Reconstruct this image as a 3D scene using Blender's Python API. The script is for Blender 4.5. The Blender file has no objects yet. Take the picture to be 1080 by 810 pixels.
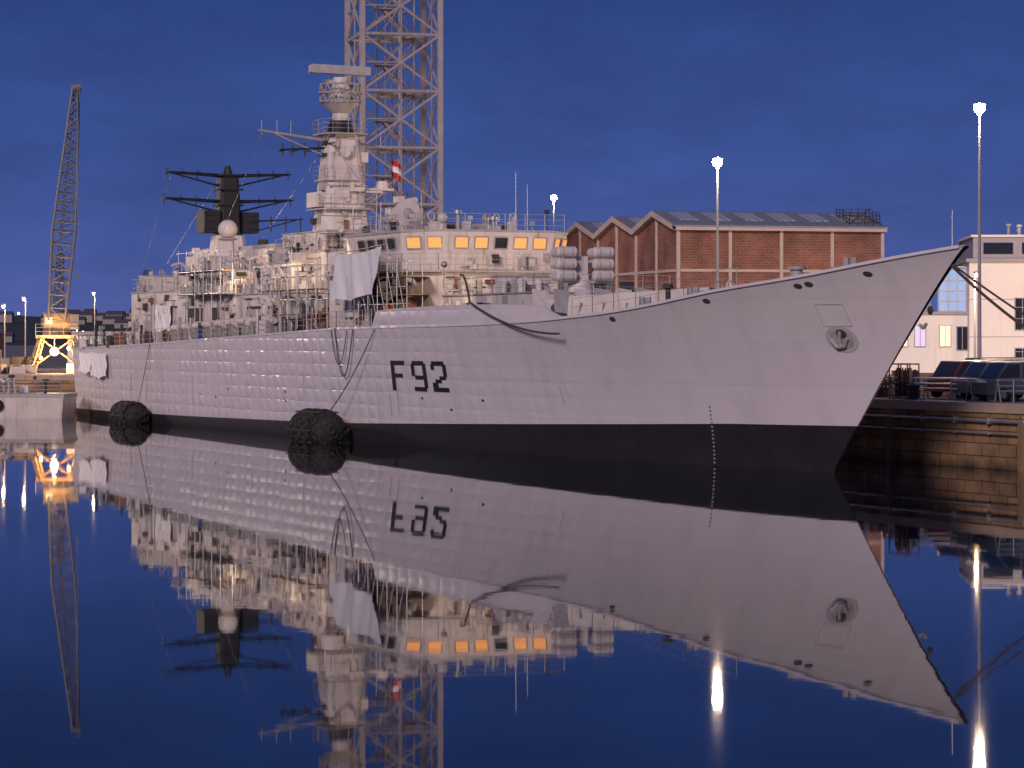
import bpy, math, random
from mathutils import Vector, Matrix
random.seed(7)
R=random.Random(11)
scene=bpy.context.scene
scene.view_settings.view_transform='Standard'
scene.view_settings.look='None'
scene.view_settings.exposure=0

# ---------------------------------------------------------------- materials
def newmat(name):
    m=bpy.data.materials.new(name); m.use_nodes=True
    nt=m.node_tree; b=nt.nodes['Principled BSDF']
    return m,nt,b
def mat(name,col,rough=0.6,metal=0.0,var=0.25,scale=1.2,bump=0.0,streak=0.0,dirt=(0.16,0.09,0.05)):
    m,nt,b=newmat(name)
    N=nt.nodes.new; Lk=nt.links.new
    tc=N('ShaderNodeTexCoord'); 
    n1=N('ShaderNodeTexNoise'); n1.inputs['Scale'].default_value=scale; n1.inputs['Detail'].default_value=6
    Lk(tc.outputs['Object'],n1.inputs['Vector'])
    mix=N('ShaderNodeMix'); mix.data_type='RGBA'
    mix.inputs[6].default_value=(*[c*(1-var) for c in col],1)
    mix.inputs[7].default_value=(*[min(1,c*(1+var*0.6)) for c in col],1)
    Lk(n1.outputs['Fac'],mix.inputs[0])
    out=mix.outputs[2]
    if streak>0:
        mp=N('ShaderNodeMapping'); mp.inputs['Scale'].default_value=(2.2,2.2,0.22)
        Lk(tc.outputs['Object'],mp.inputs['Vector'])
        n2=N('ShaderNodeTexNoise'); n2.inputs['Scale'].default_value=1.4; n2.inputs['Detail'].default_value=8
        Lk(mp.outputs[0],n2.inputs['Vector'])
        rp=N('ShaderNodeValToRGB'); rp.color_ramp.elements[0].position=0.55; rp.color_ramp.elements[1].position=0.8
        rp.color_ramp.elements[0].color=(0,0,0,1); rp.color_ramp.elements[1].color=(streak,streak,streak,1)
        Lk(n2.outputs['Fac'],rp.inputs[0])
        mx=N('ShaderNodeMix'); mx.data_type='RGBA'
        Lk(rp.outputs[0],mx.inputs[0]); Lk(out,mx.inputs[6]); mx.inputs[7].default_value=(*dirt,1)
        out=mx.outputs[2]
    Lk(out,b.inputs['Base Color'])
    b.inputs['Roughness'].default_value=rough; b.inputs['Metallic'].default_value=metal
    if bump>0:
        bp=N('ShaderNodeBump'); bp.inputs['Strength'].default_value=bump; bp.inputs['Distance'].default_value=0.05
        Lk(n1.outputs['Fac'],bp.inputs['Height']); Lk(bp.outputs[0],b.inputs['Normal'])
    return m
def emis(name,col,st):
    m,nt,b=newmat(name)
    b.inputs['Base Color'].default_value=(*col,1)
    b.inputs['Emission Color'].default_value=(*col,1); b.inputs['Emission Strength'].default_value=st
    return m
def hull_mat():
    m,nt,b=newmat('hull_paint_grey'); N=nt.nodes.new; Lk=nt.links.new
    tc=N('ShaderNodeTexCoord'); sp=N('ShaderNodeSeparateXYZ'); Lk(tc.outputs['Object'],sp.inputs[0])
    def M(op,a,b2=None):
        n=N('ShaderNodeMath'); n.operation=op
        for i,v in enumerate((a,b2)):
            if v is None: continue
            if isinstance(v,(int,float)): n.inputs[i].default_value=v
            else: Lk(v,n.inputs[i])
        return n.outputs[0]
    wob=N('ShaderNodeTexNoise'); wob.inputs['Scale'].default_value=0.3; wob.inputs['Detail'].default_value=2; Lk(tc.outputs['Object'],wob.inputs['Vector'])
    sx=M('ABSOLUTE',M('SINE',M('MULTIPLY',M('ADD',sp.outputs[0],M('MULTIPLY',wob.outputs['Fac'],.2)),math.pi/1.5)))
    sz=M('ABSOLUTE',M('SINE',M('MULTIPLY',M('ADD',sp.outputs[2],M('MULTIPLY',wob.outputs['Fac'],.1)),math.pi/0.8)))
    quilt=M('MULTIPLY',M('POWER',sx,0.7),M('POWER',sz,0.7))
    ns=N('ShaderNodeTexNoise'); ns.inputs['Scale'].default_value=0.5; ns.inputs['Detail'].default_value=2
    Lk(tc.outputs['Object'],ns.inputs['Vector'])
    nr_=N('ShaderNodeMapRange'); Lk(ns.outputs['Fac'],nr_.inputs[0]); nr_.inputs[1].default_value=.3; nr_.inputs[2].default_value=.7; nr_.inputs[3].default_value=0.1; nr_.inputs[4].default_value=1.0
    h=M('MULTIPLY',quilt,nr_.outputs[0])
    amp=N('ShaderNodeMapRange'); Lk(sp.outputs[0],amp.inputs[0])
    amp.inputs[1].default_value=24; amp.inputs[2].default_value=62; amp.inputs[3].default_value=0.08; amp.inputs[4].default_value=1.0
    h=M('MULTIPLY',h,amp.outputs[0])
    nd=N('ShaderNodeTexNoise'); nd.inputs['Scale'].default_value=0.16; nd.inputs['Detail'].default_value=2; Lk(tc.outputs['Object'],nd.inputs['Vector'])
    h2=M('ADD',h,M('MULTIPLY',nd.outputs['Fac'],1.0))
    cb=N('ShaderNodeCombineXYZ'); Lk(sp.outputs[0],cb.inputs[0]); Lk(sp.outputs[2],cb.inputs[1])
    br=N('ShaderNodeTexBrick'); br.inputs['Scale'].default_value=1; br.inputs['Brick Width'].default_value=7.5; br.inputs['Row Height'].default_value=2.05
    br.inputs['Mortar Size'].default_value=0.014; br.inputs['Mortar Smooth'].default_value=0.3
    br.inputs['Color1'].default_value=(0.68,0.63,0.64,1); br.inputs['Color2'].default_value=(0.66,0.61,0.62,1); br.inputs['Mortar'].default_value=(0.56,0.52,0.535,1)
    Lk(cb.outputs[0],br.inputs['Vector'])
    mp=N('ShaderNodeMapping'); mp.inputs['Scale'].default_value=(1.1,1,0.2); Lk(tc.outputs['Object'],mp.inputs['Vector'])
    n2=N('ShaderNodeTexNoise'); n2.inputs['Scale'].default_value=0.7; n2.inputs['Detail'].default_value=7; Lk(mp.outputs[0],n2.inputs['Vector'])
    rp=N('ShaderNodeValToRGB'); rp.color_ramp.elements[0].position=0.5; rp.color_ramp.elements[1].position=0.9
    rp.color_ramp.elements[0].color=(0,0,0,1); rp.color_ramp.elements[1].color=(0.45,)*3+(1,)
    Lk(n2.outputs['Fac'],rp.inputs[0])
    mx=N('ShaderNodeMix'); mx.data_type='RGBA'; Lk(rp.outputs[0],mx.inputs[0]); Lk(br.outputs['Color'],mx.inputs[6]); mx.inputs[7].default_value=(0.45,0.4,0.4,1)
    Lk(mx.outputs[2],b.inputs['Base Color'])
    b.inputs['Roughness'].default_value=0.3
    bp=N('ShaderNodeBump'); bp.inputs['Strength'].default_value=1.0; bp.inputs['Distance'].default_value=0.07
    Lk(h2,bp.inputs['Height']); Lk(bp.outputs[0],b.inputs['Normal'])
    return m
def brick_mat(name,c1,c2,mort,bw,rh,ms,rough=0.85,bump=0.3,stain=0.5,wet=None):
    m,nt,b=newmat(name); N=nt.nodes.new; Lk=nt.links.new
    tc=N('ShaderNodeTexCoord'); sp=N('ShaderNodeSeparateXYZ'); Lk(tc.outputs['Object'],sp.inputs[0])
    ad=N('ShaderNodeMath'); ad.operation='ADD'; Lk(sp.outputs[0],ad.inputs[0]); Lk(sp.outputs[1],ad.inputs[1])
    cb=N('ShaderNodeCombineXYZ'); Lk(ad.outputs[0],cb.inputs[0]); Lk(sp.outputs[2],cb.inputs[1])
    br=N('ShaderNodeTexBrick'); br.inputs['Scale'].default_value=1; br.inputs['Brick Width'].default_value=bw; br.inputs['Row Height'].default_value=rh
    br.inputs['Mortar Size'].default_value=ms
    br.inputs['Color1'].default_value=(*c1,1); br.inputs['Color2'].default_value=(*c2,1); br.inputs['Mortar'].default_value=(*mort,1)
    Lk(cb.outputs[0],br.inputs['Vector'])
    n=N('ShaderNodeTexNoise'); n.inputs['Scale'].default_value=0.35; n.inputs['Detail'].default_value=8; Lk(tc.outputs['Object'],n.inputs['Vector'])
    rp=N('ShaderNodeValToRGB'); rp.color_ramp.elements[0].position=0.35; rp.color_ramp.elements[1].position=0.7
    rp.color_ramp.elements[0].color=(1-stain,)*3+(1,); rp.color_ramp.elements[1].color=(1.15,1.1,1.05,1)
    Lk(n.outputs['Fac'],rp.inputs[0])
    mu=N('ShaderNodeMix'); mu.data_type='RGBA'; mu.blend_type='MULTIPLY'; mu.inputs[0].default_value=1
    Lk(br.outputs['Color'],mu.inputs[6]); Lk(rp.outputs[0],mu.inputs[7])
    out=mu.outputs[2]
    if wet is not None:
        wn=N('ShaderNodeTexNoise'); wn.inputs['Scale'].default_value=.8; wn.inputs['Detail'].default_value=6; Lk(tc.outputs['Object'],wn.inputs['Vector'])
        wa=N('ShaderNodeMath'); wa.operation='ADD'; Lk(sp.outputs[2],wa.inputs[0]); Lk(wn.outputs['Fac'],wa.inputs[1])
        mr=N('ShaderNodeMapRange'); Lk(wa.outputs[0],mr.inputs[0]); mr.inputs[1].default_value=wet[0]+.5; mr.inputs[2].default_value=wet[1]+.5
        mr.inputs[3].default_value=1; mr.inputs[4].default_value=0
        m2=N('ShaderNodeMix'); m2.data_type='RGBA'; Lk(mr.outputs[0],m2.inputs[0]); Lk(out,m2.inputs[6]); m2.inputs[7].default_value=(0.02,0.018,0.01,1)
        out=m2.outputs[2]
    Lk(out,b.inputs['Base Color']); b.inputs['Roughness'].default_value=rough
    bp=N('ShaderNodeBump'); bp.inputs['Strength'].default_value=bump; bp.inputs['Distance'].default_value=0.05
    Lk(br.outputs['Fac'],bp.inputs['Height']); bp.invert=True; Lk(bp.outputs[0],b.inputs['Normal'])
    return m

HULL=hull_mat()
BOOT=mat('boot_topping_black',(0.026,0.023,0.025),0.5,var=0.5,scale=0.6,streak=0.25,dirt=(0.07,0.05,0.045))
WHITE=mat('superstructure_paint',(0.66,0.59,0.55),0.5,var=0.3,scale=0.8,streak=0.55)
GREY=mat('weathered_grey_paint',(0.38,0.36,0.36),0.55,var=0.35,scale=1.5,streak=0.5)
DARK=mat('dark_paint_and_recess_shade',(0.05,0.042,0.04),0.8,var=0.5)  # dark paint for fittings; on recess plates the colour carries the shade
BLACK=mat('mast_black_paint',(0.010,0.011,0.015),0.6,var=0.4)
DECK=mat('deck_paint',(0.1,0.11,0.11),0.8,var=0.4)
RUST=mat('primer_red',(0.25,0.1,0.055),0.8,var=0.4)
TARP=mat('white_tarpaulin',(0.82,0.80,0.80),0.7,var=0.08,scale=2,bump=0.6)
WOOD=mat('scaffold_timber',(0.24,0.16,0.09),0.8,var=0.4,scale=3)
STEEL=mat('galvanised_steel',(0.42,0.42,0.43),0.45,0.6,var=0.3)
POLE=mat('lamp_pole_grey',(0.24,0.24,0.26),0.55,0.0,var=0.2)
ROPE=mat('tarred_rope',(0.09,0.06,0.045),0.9)
RUB=mat('tyre_rubber',(0.016,0.014,0.013),0.75,var=0.5,scale=3,bump=0.3)
ORNG=mat('orange_paint',(0.55,0.16,0.04),0.5)
REDP=mat('red_paint',(0.45,0.03,0.025),0.5)
BLUEP=mat('blue_paint',(0.04,0.08,0.2),0.5)
TOWERP=mat('crane_lattice_paint',(0.33,0.29,0.30),0.6,var=0.3,streak=0.4)
GLASS=mat('dark_window_glass',(0.02,0.025,0.035),0.08,var=0.2)
WINLIT=emis('lit_bridge_window',(1.0,0.45,0.13),0.42)
BULB=emis('lamp_bulb',(1.0,0.88,0.78),120)
BULBS=emis('small_lamp_bulb',(1.0,0.66,0.36),9)
WARMW=emis('lit_window_warm',(1.0,0.70,0.42),0.95)
COOLW=emis('lit_window_violet',(0.55,0.48,0.72),0.6)
CYANW=emis('lit_glazing_blue',(0.26,0.40,0.66),0.42)
DOTS=emis('town_lights',(1,0.7,0.4),9)

# ---------------------------------------------------------------- mesh builder
class MB:
    def __init__(s): s.v=[]; s.f=[]; s.m=[]; s.mats=[]; s.cur=0; s.sm=[]
    def use(s,mt):
        if mt not in s.mats: s.mats.append(mt)
        s.cur=s.mats.index(mt); return s
    def add(s,vs,fs,smooth=False):
        o=len(s.v); s.v+= [tuple(v) for v in vs]
        for f in fs: s.f.append(tuple(o+i for i in f)); s.m.append(s.cur); s.sm.append(smooth)
    def box(s,x0,x1,y0,y1,z0,z1):
        s.add([(x0,y0,z0),(x1,y0,z0),(x1,y1,z0),(x0,y1,z0),(x0,y0,z1),(x1,y0,z1),(x1,y1,z1),(x0,y1,z1)],
              [(0,3,2,1),(4,5,6,7),(0,1,5,4),(1,2,6,5),(2,3,7,6),(3,0,4,7)])
    def rbox(s,c,d,rz=0,ry=0,rx=0):
        Mx=Matrix.Translation(c)@Matrix.Rotation(rz,4,'Z')@Matrix.Rotation(ry,4,'Y')@Matrix.Rotation(rx,4,'X')
        vs=[Mx@Vector((i*d[0]/2,j*d[1]/2,k*d[2]/2)) for k in(-1,1) for i,j in((-1,-1),(1,-1),(1,1),(-1,1))]
        s.add(vs,[(0,3,2,1),(4,5,6,7),(0,1,5,4),(1,2,6,5),(2,3,7,6),(3,0,4,7)])
    def prism(s,pb,z0,z1,pt=None):
        n=len(pb); pt=pt or pb
        vs=[(p[0],p[1],z0) for p in pb]+[(p[0],p[1],z1) for p in pt]
        s.add(vs,[tuple(range(n-1,-1,-1)),tuple(range(n,2*n))]+[(i,(i+1)%n,n+(i+1)%n,n+i) for i in range(n)])
    def cyl(s,p0,p1,r0,r1=None,n=8,cap=True):
        if r1 is None:r1=r0
        p0=Vector(p0);p1=Vector(p1); d=(p1-p0)
        if d.length<1e-6:return
        d.normalize(); a=d.orthogonal().normalized(); b=d.cross(a)
        vs=[]
        for p,r in((p0,r0),(p1,r1)):
            for i in range(n):
                t=2*math.pi*i/n; vs.append(p+a*math.cos(t)*r+b*math.sin(t)*r)
        fs=[(i,(i+1)%n,n+(i+1)%n,n+i) for i in range(n)]
        s.add(vs,fs,n>8)
        if cap: s.add(vs[:n],[tuple(range(n-1,-1,-1))]); s.add(vs[n:],[tuple(range(n))])
    def tube(s,pts,r,n=6):
        for a,b in zip(pts[:-1],pts[1:]): s.cyl(a,b,r,r,n)
    def sph(s,c,r,nu=16,nv=10,sc=(1,1,1)):
        vs=[];fs=[]
        for j in range(nv+1):
            ph=math.pi*j/nv
            for i in range(nu):
                th=2*math.pi*i/nu
                vs.append((c[0]+r*sc[0]*math.sin(ph)*math.cos(th),c[1]+r*sc[1]*math.sin(ph)*math.sin(th),c[2]+r*sc[2]*math.cos(ph)))
        for j in range(nv):
            for i in range(nu):
                fs.append((j*nu+i,(j+1)*nu+i,(j+1)*nu+(i+1)%nu,j*nu+(i+1)%nu))
        s.add(vs,fs,True)
    def torus(s,c,ax,R0,r,n=12,k=6):
        ax=Vector(ax).normalized(); a=ax.orthogonal().normalized(); b=ax.cross(a); c=Vector(c)
        vs=[];fs=[]
        for i in range(n):
            t=2*math.pi*i/n; d=a*math.cos(t)+b*math.sin(t)
            for j in range(k):
                u=2*math.pi*j/k; vs.append(c+d*(R0+r*math.cos(u))+ax*r*math.sin(u))
        for i in range(n):
            for j in range(k):
                fs.append((i*k+j,((i+1)%n)*k+j,((i+1)%n)*k+(j+1)%k,i*k+(j+1)%k))
        s.add(vs,fs,True)
    def lattice(s,p0,p1,w0,w1,n,r,side=None,rb=None):
        p0=Vector(p0);p1=Vector(p1); d=(p1-p0).normalized()
        a=Vector(side).normalized() if side else d.orthogonal().normalized()
        a=(a-d*a.dot(d)).normalized(); b=d.cross(a); rb=rb or r*0.55
        rings=[]
        for i in range(n+1):
            t=i/n; c=p0.lerp(p1,t); w=(w0+(w1-w0)*t)/2
            rings.append([c+a*w*x+b*w*y for x,y in((-1,-1),(1,-1),(1,1),(-1,1))])
        for k in range(4):
            s.cyl(rings[0][k],rings[-1][k],r,r,6)
        for i in range(n):
            for k in range(4):
                k2=(k+1)%4
                s.cyl(rings[i][k],rings[i][k2],rb,rb,5,False)
                if (i+k)%2: s.cyl(rings[i][k],rings[i+1][k2],rb,rb,5,False)
                else: s.cyl(rings[i][k2],rings[i+1][k],rb,rb,5,False)
        for k in range(4): s.cyl(rings[-1][k],rings[-1][(k+1)%4],rb,rb,5,False)
    def rail(s,pts,h=1.05,sp=1.6,r=0.022,n=3):
        for a,b in zip(pts[:-1],pts[1:]):
            a=Vector(a);b=Vector(b); L_=(b-a).length; k=max(1,int(L_/sp))
            for i in range(k+1):
                p=a.lerp(b,i/k); s.cyl(p,p+Vector((0,0,h)),r*1.2,r*1.2,5,False)
            for j in range(1,n+1):
                o=Vector((0,0,h*j/n)); s.cyl(a+o,b+o,r*0.8,r*0.8,4,False)
    def obj(s,name,parent=None):
        me=bpy.data.meshes.new(name); me.from_pydata(s.v,[],s.f)
        for mt in s.mats: me.materials.append(mt)
        me.polygons.foreach_set('material_index',s.m); me.polygons.foreach_set('use_smooth',s.sm)
        me.update()
        o=bpy.data.objects.new(name,me); scene.collection.objects.link(o)
        if parent: o.parent=parent
        return o
def _chain(f):
    def g(s,*a,**k):
        f(s,*a,**k); return s
    return g
for _n in('add','box','rbox','prism','cyl','tube','sph','torus','lattice','rail'): setattr(MB,_n,_chain(getattr(MB,_n)))
def empty(name,loc=(0,0,0),rz=0):
    e=bpy.data.objects.new(name,None); e.location=loc; e.rotation_euler=(0,0,rz); scene.collection.objects.link(e); return e
def plight(name,loc,power,col,parent=None,rad=0.3,kind='POINT',aim=None,ang=2.4):
    l=bpy.data.lights.new(name,kind); l.energy=power; l.color=col; l.shadow_soft_size=rad
    o=bpy.data.objects.new(name,l); o.location=loc; scene.collection.objects.link(o)
    if kind=='SPOT':
        l.spot_size=ang; l.spot_blend=.5; o.rotation_euler=Vector(aim).to_track_quat('-Z','Y').to_euler()
    if parent:o.parent=parent
    return o
def interp(tab,x):
    if x<=tab[0][0]: return tab[0][1]
    for (a,b),(c,d) in zip(tab[:-1],tab[1:]):
        if x<=c:
            t=(x-a)/(c-a); return b+(d-b)*t
    return tab[-1][1]

# ================================================================= FRIGATE
ship=empty('frigate',(19.9,124.3,0),math.atan2(.915,-.402))
LS=126.4
ZD0=[(0,10.44),(4,9.98),(9,9.3),(16,8.65),(20,8.1),(25,7.65),(32,7.3),(40,7.15),(60,7.0),(80,6.5),(100,6.0),(126.4,5.55)]
ZD=[(x,interp(ZD0,x) if x<2 else (interp(ZD0,x-2)+2*interp(ZD0,x)+interp(ZD0,x+2))/4) for x in [i*1.0 for i in range(126)]+[126.4]]
BD=[(0,0.12),(3,1.25),(6,2.15),(10,3.2),(20,5.2),(30,6.4),(40,7.0),(50,7.3),(60,7.4),(100,7.4),(115,7.0),(126.4,6.3)]
BW=[(0,0.02),(5,0.7),(10,1.5),(20,3.1),(30,4.6),(40,5.8),(50,6.6),(60,7.0),(70,7.2),(100,7.2),(115,6.7),(126.4,5.9)]
ZB=[(0,2.25),(12,2.15),(60,1.1),(90,0.8),(126.4,0.55)]
def zd(s): return interp(ZD,s)
def sm_(tab,x):
    h=min(3.0,x,126.4-x); return (interp(tab,x-h)+2*interp(tab,x)+interp(tab,x+h))/4
def hp(u,z):
    st=u*LS; zt=zd(st); v=z/zt
    q=max(0.0,1-v)
    stem=11.6*(q**0.9) if v>=0 else 11.6-v*4
    s=st+stem*(1-u)**4
    w=sm_(BW,st); d=sm_(BD,st)
    g=1.7-0.7*min(1,st/60)
    t= w+(d-w)*(max(0,v)**g) if v>=0 else w*(1+v*0.5)
    return s,t
def half(s,z):
    lo,hi=0.0,1.0
    for _ in range(30):
        m=(lo+hi)/2
        if hp(m,z)[0]<s: lo=m
        else: hi=m
    return hp(lo,z)[1]
us=[(i/110)**1.35 for i in range(111)]
nb,nt_=4,16
hull=MB(); hull.use(HULL); hull.use(BOOT)
grid=[]
for sd in(1,-1):
    G=[]
    for u in us:
        st=u*LS; zb=interp(ZB,st); zt=zd(st); row=[]
        for j in range(nb+1): 
            z=-1.5+(zb+1.5)*j/nb; s_,t_=hp(u,z); row.append((s_,sd*t_,z))
        for j in range(1,nt_+1):
            z=zb+(zt-zb)*j/nt_; s_,t_=hp(u,z); row.append((s_,sd*t_,z))
        G.append(row)
    nr=nb+nt_+1
    vs=[p for row in G for p in row]
    fl,fu=[],[]
    for i in range(len(us)-1):
        for j in range(nr-1):
            f=(i*nr+j,(i+1)*nr+j,(i+1)*nr+j+1,i*nr+j+1)
            if sd==1: f=f[::-1]
            (fl if j<nb else fu).append(f)
    o=len(hull.v); hull.v+=vs
    for f in fl: hull.f.append(tuple(o+i for i in f)); hull.m.append(1); hull.sm.append(True)
    for f in fu: hull.f.append(tuple(o+i for i in f)); hull.m.append(0); hull.sm.append(True)
    grid.append(G)
a=grid[0][-1]; b=grid[1][-1]
for j in range(nr-1):
    hull.cur=1 if j<nb else 0
    hull.add([a[j],a[j+1],b[j+1],b[j]],[(0,1,2,3)])
hull.obj('hull',ship)
dk=MB().use(DECK)
for i in range(len(us)-1):
    a0=grid[0][i][-1];a1=grid[0][i+1][-1];b0=grid[1][i][-1];b1=grid[1][i+1][-1]
    dn=Vector((0,0,-0.06))
    dk.add([Vector(a0)+dn,Vector(a1)+dn,Vector(b1)+dn,Vector(b0)+dn],[(0,3,2,1)])
dk.obj('deck',ship)
bwk=MB().use(HULL)
BT=[(24,0.0),(29,0.05),(31,.75),(36,1.0),(42,1.1),(50,1.05),(53,0.95),(53.6,0.0)]
for sd in(1,-1):
    prev=None; s_=24.0
    while s_<=53.6:
        zt=zd(s_); t_=half(s_,zt-0.001); h=interp(BT,s_)
        cur=[(s_,sd*t_,zt-.05),(s_,sd*(t_+0.02),zt+h),(s_,sd*(t_-0.09),zt+h),(s_,sd*(t_-0.09),zt-.05)]
        if prev: bwk.add(prev+cur,[(0,1,5,4),(1,2,6,5),(2,3,7,6)])
        prev=cur; s_+=0.4
    prev=None; s_=0.3
    while s_<=126:
        zt=zd(s_); t_=half(s_,zt-0.001)
        cur=[(s_,sd*(t_),zt-.12),(s_,sd*(t_+0.03),zt-.10),(s_,sd*(t_+.03),zt+.03),(s_,sd*(t_-.06),zt+.03)]
        if prev: bwk.add(prev+cur,[(0,1,5,4),(1,2,6,5),(2,3,7,6)])
        prev=cur; s_+=0.6
bwk.obj('bulwark',ship)

def hq(mb,s0,s1,z0,z1,off=0.05,n=3):
    for i in range(n):
        a=s0+(s1-s0)*i/n; b=s0+(s1-s0)*(i+1)/n
        q=[(s_,half(s_,z_)+off,z_) for (s_,z_) in((a,z0),(b,z0),(b,z1),(a,z1))]
        mb.add(q,[(3,2,1,0)])
def hdisc(mb,s0,z0,rs,rz,off=.04,n=14):
    c=(s0,half(s0,z0)+off,z0); vs=[c]
    for i in range(n):
        a=2*math.pi*i/n; s_=s0+rs*math.cos(a); z_=z0+rz*math.sin(a); vs.append((s_,half(s_,z_)+off,z_))
    mb.add(vs,[(0,1+(i+1)%n,1+i) for i in range(n)])
mk=MB().use(BLACK)
H=1.75; W=2.0; z0=3.3
def glyph(sl,rects):
    for (x0,x1,y0,y1) in rects:
        hq(mk,sl-x1*W,sl-x0*W,z0+y0*H,z0+y1*H)
glyph(51.2,[(0,.25,0,1),(.251,1,.86,1),(.251,.8,.44,.57)])
glyph(48.3,[(.1,.9,.86,1),(.1,.9,0,.14),(0,.22,.5,.9),(.221,.78,.39,.52),(.781,1,.1,.92)])
glyph(45.6,[(.08,.9,.86,1),(0,.22,.72,.9),(.78,1,.5,.9),(.5,.9,.40,.51),(.2,.6,.29,.405),(0,.35,.14,.30),(0,1,0,.139)])
MARK=mat('draught_mark_paint',(0.3,0.28,0.27),0.6)
mk.use(MARK)
for i in range(15):
    z_=0.12+i*0.2; hq(mk,19.9-i*0.05,20.05-i*0.05,z_,z_+0.09,0.04,1)
mk.use(DARK)
for s_,dz in((9.2,.45),(9.9,.45),(16.4,.42),(24.2,.4),(5.6,.5)):
    hdisc(mk,s_,zd(s_)-dz,.26,.12,.05,10)
for k in range(7):
    s_=R.uniform(32,115); z_=R.choice([2.3,2.9]); 
    hdisc(mk,s_,z_,.16,.07,.04,8)
SEAM=mat('weld_seam_grey',(0.5,0.46,0.47),0.5)  # seam and outline colour, a little darker than the hull paint
mk.use(SEAM)
for (a_,b_,c_,d_) in((7.8,9.5,7.9,7.94),(7.8,9.5,6.9,6.94),(7.8,7.85,6.9,7.9),(9.45,9.5,6.9,7.9)):
    hq(mk,a_,b_,c_,d_,.03,2)
STN=mat('discharge_stain',(0.42,0.35,0.32),0.6)
mk.use(STN)
for k in range(9):
    s_=R.uniform(30,120); z1_=R.uniform(3,4.5); w_=R.uniform(.05,.12); hq(mk,s_,s_+w_,z1_-R.uniform(.8,1.8),z1_,.02,1)
mk.obj('hull_markings',ship)
an=MB()
def hpnt(s_,z_,o=.1): return Vector((s_,half(s_,z_)+o,z_))
sa,za=8.7,6.3
an.use(SEAM); hdisc(an,sa,za,.95,.62,.03,18)
an.use(GREY); hdisc(an,sa,za,.7,.46,.045,18)
an.tube([hpnt(sa-.1,za+.35,.1),hpnt(sa,za+.1,.14),hpnt(sa+.1,za-.3,.16)],.09)
an.tube([hpnt(sa-.4,za+.05,.12),hpnt(sa-.15,za-.32,.18),hpnt(sa+.3,za-.36,.18),hpnt(sa+.55,za,.14)],.1)
an.use(DARK); hdisc(an,sa-.1,za+.25,.3,.22,.06,14)
an.use(GREY).tube([hpnt(3.1,7.0,.08),hpnt(3.3,6.8,.12),hpnt(3.6,6.95,.12)],.08)
an.use(DARK).sph(hpnt(2.9,7.6,0),.2,10,8,(1,.5,1))
an.obj('anchor',ship)

def face_clutter(mb,x,y0,y1,z0,z1,n,axis='x'):
    for i in range(n):
        k=R.random(); a=R.uniform(y0,y1); zc=R.uniform(z0,z1)
        if k<.4: w,h,d=R.uniform(.2,.7),R.uniform(.2,.7),R.uniform(.1,.4); mt=R.choice([WHITE,WHITE,GREY,GREY,DARK,RUST if R.random()<.3 else WHITE])
        elif k<.55: w,h,d=.75,1.75,.06; zc=z0+1.0; mt=R.choice([GREY,WHITE])
        elif k<.85: w,h,d=.09,R.uniform(1,z1-z0+.3),.1; mt=R.choice([WHITE,GREY,STEEL]); zc=(z0+z1)/2
        else: w,h,d=R.uniform(1,3),.09,.1; mt=R.choice([WHITE,STEEL,DARK])
        mb.use(mt)
        h=min(h,(z1-z0)); zc=min(max(zc,z0+h/2+.02),z1-h/2+.001*i)
        if axis=='x': mb.box(x-d,x-.003,a-w/2,a+w/2,zc-h/2,zc+h/2)
        else: mb.box(a-w/2,a+w/2,x+.003,x+d,zc-h/2,zc+h/2)
def block(mb,x0,x1,y0,y1,z0,z1,n=10,mt=None):
    mb.use(mt or WHITE); mb.box(x0,x1,y0,y1,z0,z1)
    mb.use(GREY); mb.box(x0-.08,x1+.08,y0-.08,y1+.08,z1,z1+.09)
    face_clutter(mb,x0,y0+.4,y1-.4,z0,z1-.1,n,'x'); face_clutter(mb,y1,x0+.4,x1-.4,z0,z1-.1,int(n*.9),'y')
def top_clutter(mb,x0,x1,y0,y1,z,n,hmax=1.2):
    for i in range(n):
        x=R.uniform(x0,x1);y=R.uniform(y0,y1);k=R.random()
        mb.use(R.choice([WHITE,WHITE,WHITE,GREY,GREY,STEEL,DARK]))
        if k<.3: mb.rbox((x,y,z+.01+.3),(R.uniform(.3,1),R.uniform(.3,1),.6),R.uniform(-.3,.3))
        elif k<.5:
            h=R.uniform(.5,hmax); mb.cyl((x,y,z),(x,y,z+h),.14,.14,8); mb.cyl((x,y,z+h),(x,y,z+h+.22),.3,.24,10)
        elif k<.66:
            h=R.uniform(.6,hmax); mb.cyl((x,y,z),(x,y,z+h),.04,.03,5); mb.rbox((x,y,z+h),(.25,.25,.25))
        elif k<.76: mb.cyl((x-.5,y,z+.3),(x+.5,y,z+.3),.27,.27,12)
        elif k<.86:
            h=R.uniform(.5,hmax); mb.cyl((x,y,z),(x,y,z+h),.06,.06,6); mb.torus((x,y,z+h+.25),(1,.3,0),.25,.05,12,5)
        elif k<.94:
            h=R.uniform(.8,hmax*1.2); mb.lattice((x,y,z),(x,y,z+h),.45,.3,3,.035)
        else:
            h=R.uniform(.5,hmax); mb.sph((x,y,z+h),.32,12,8); mb.cyl((x,y,z),(x,y,z+h),.1,.1,6)

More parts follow.
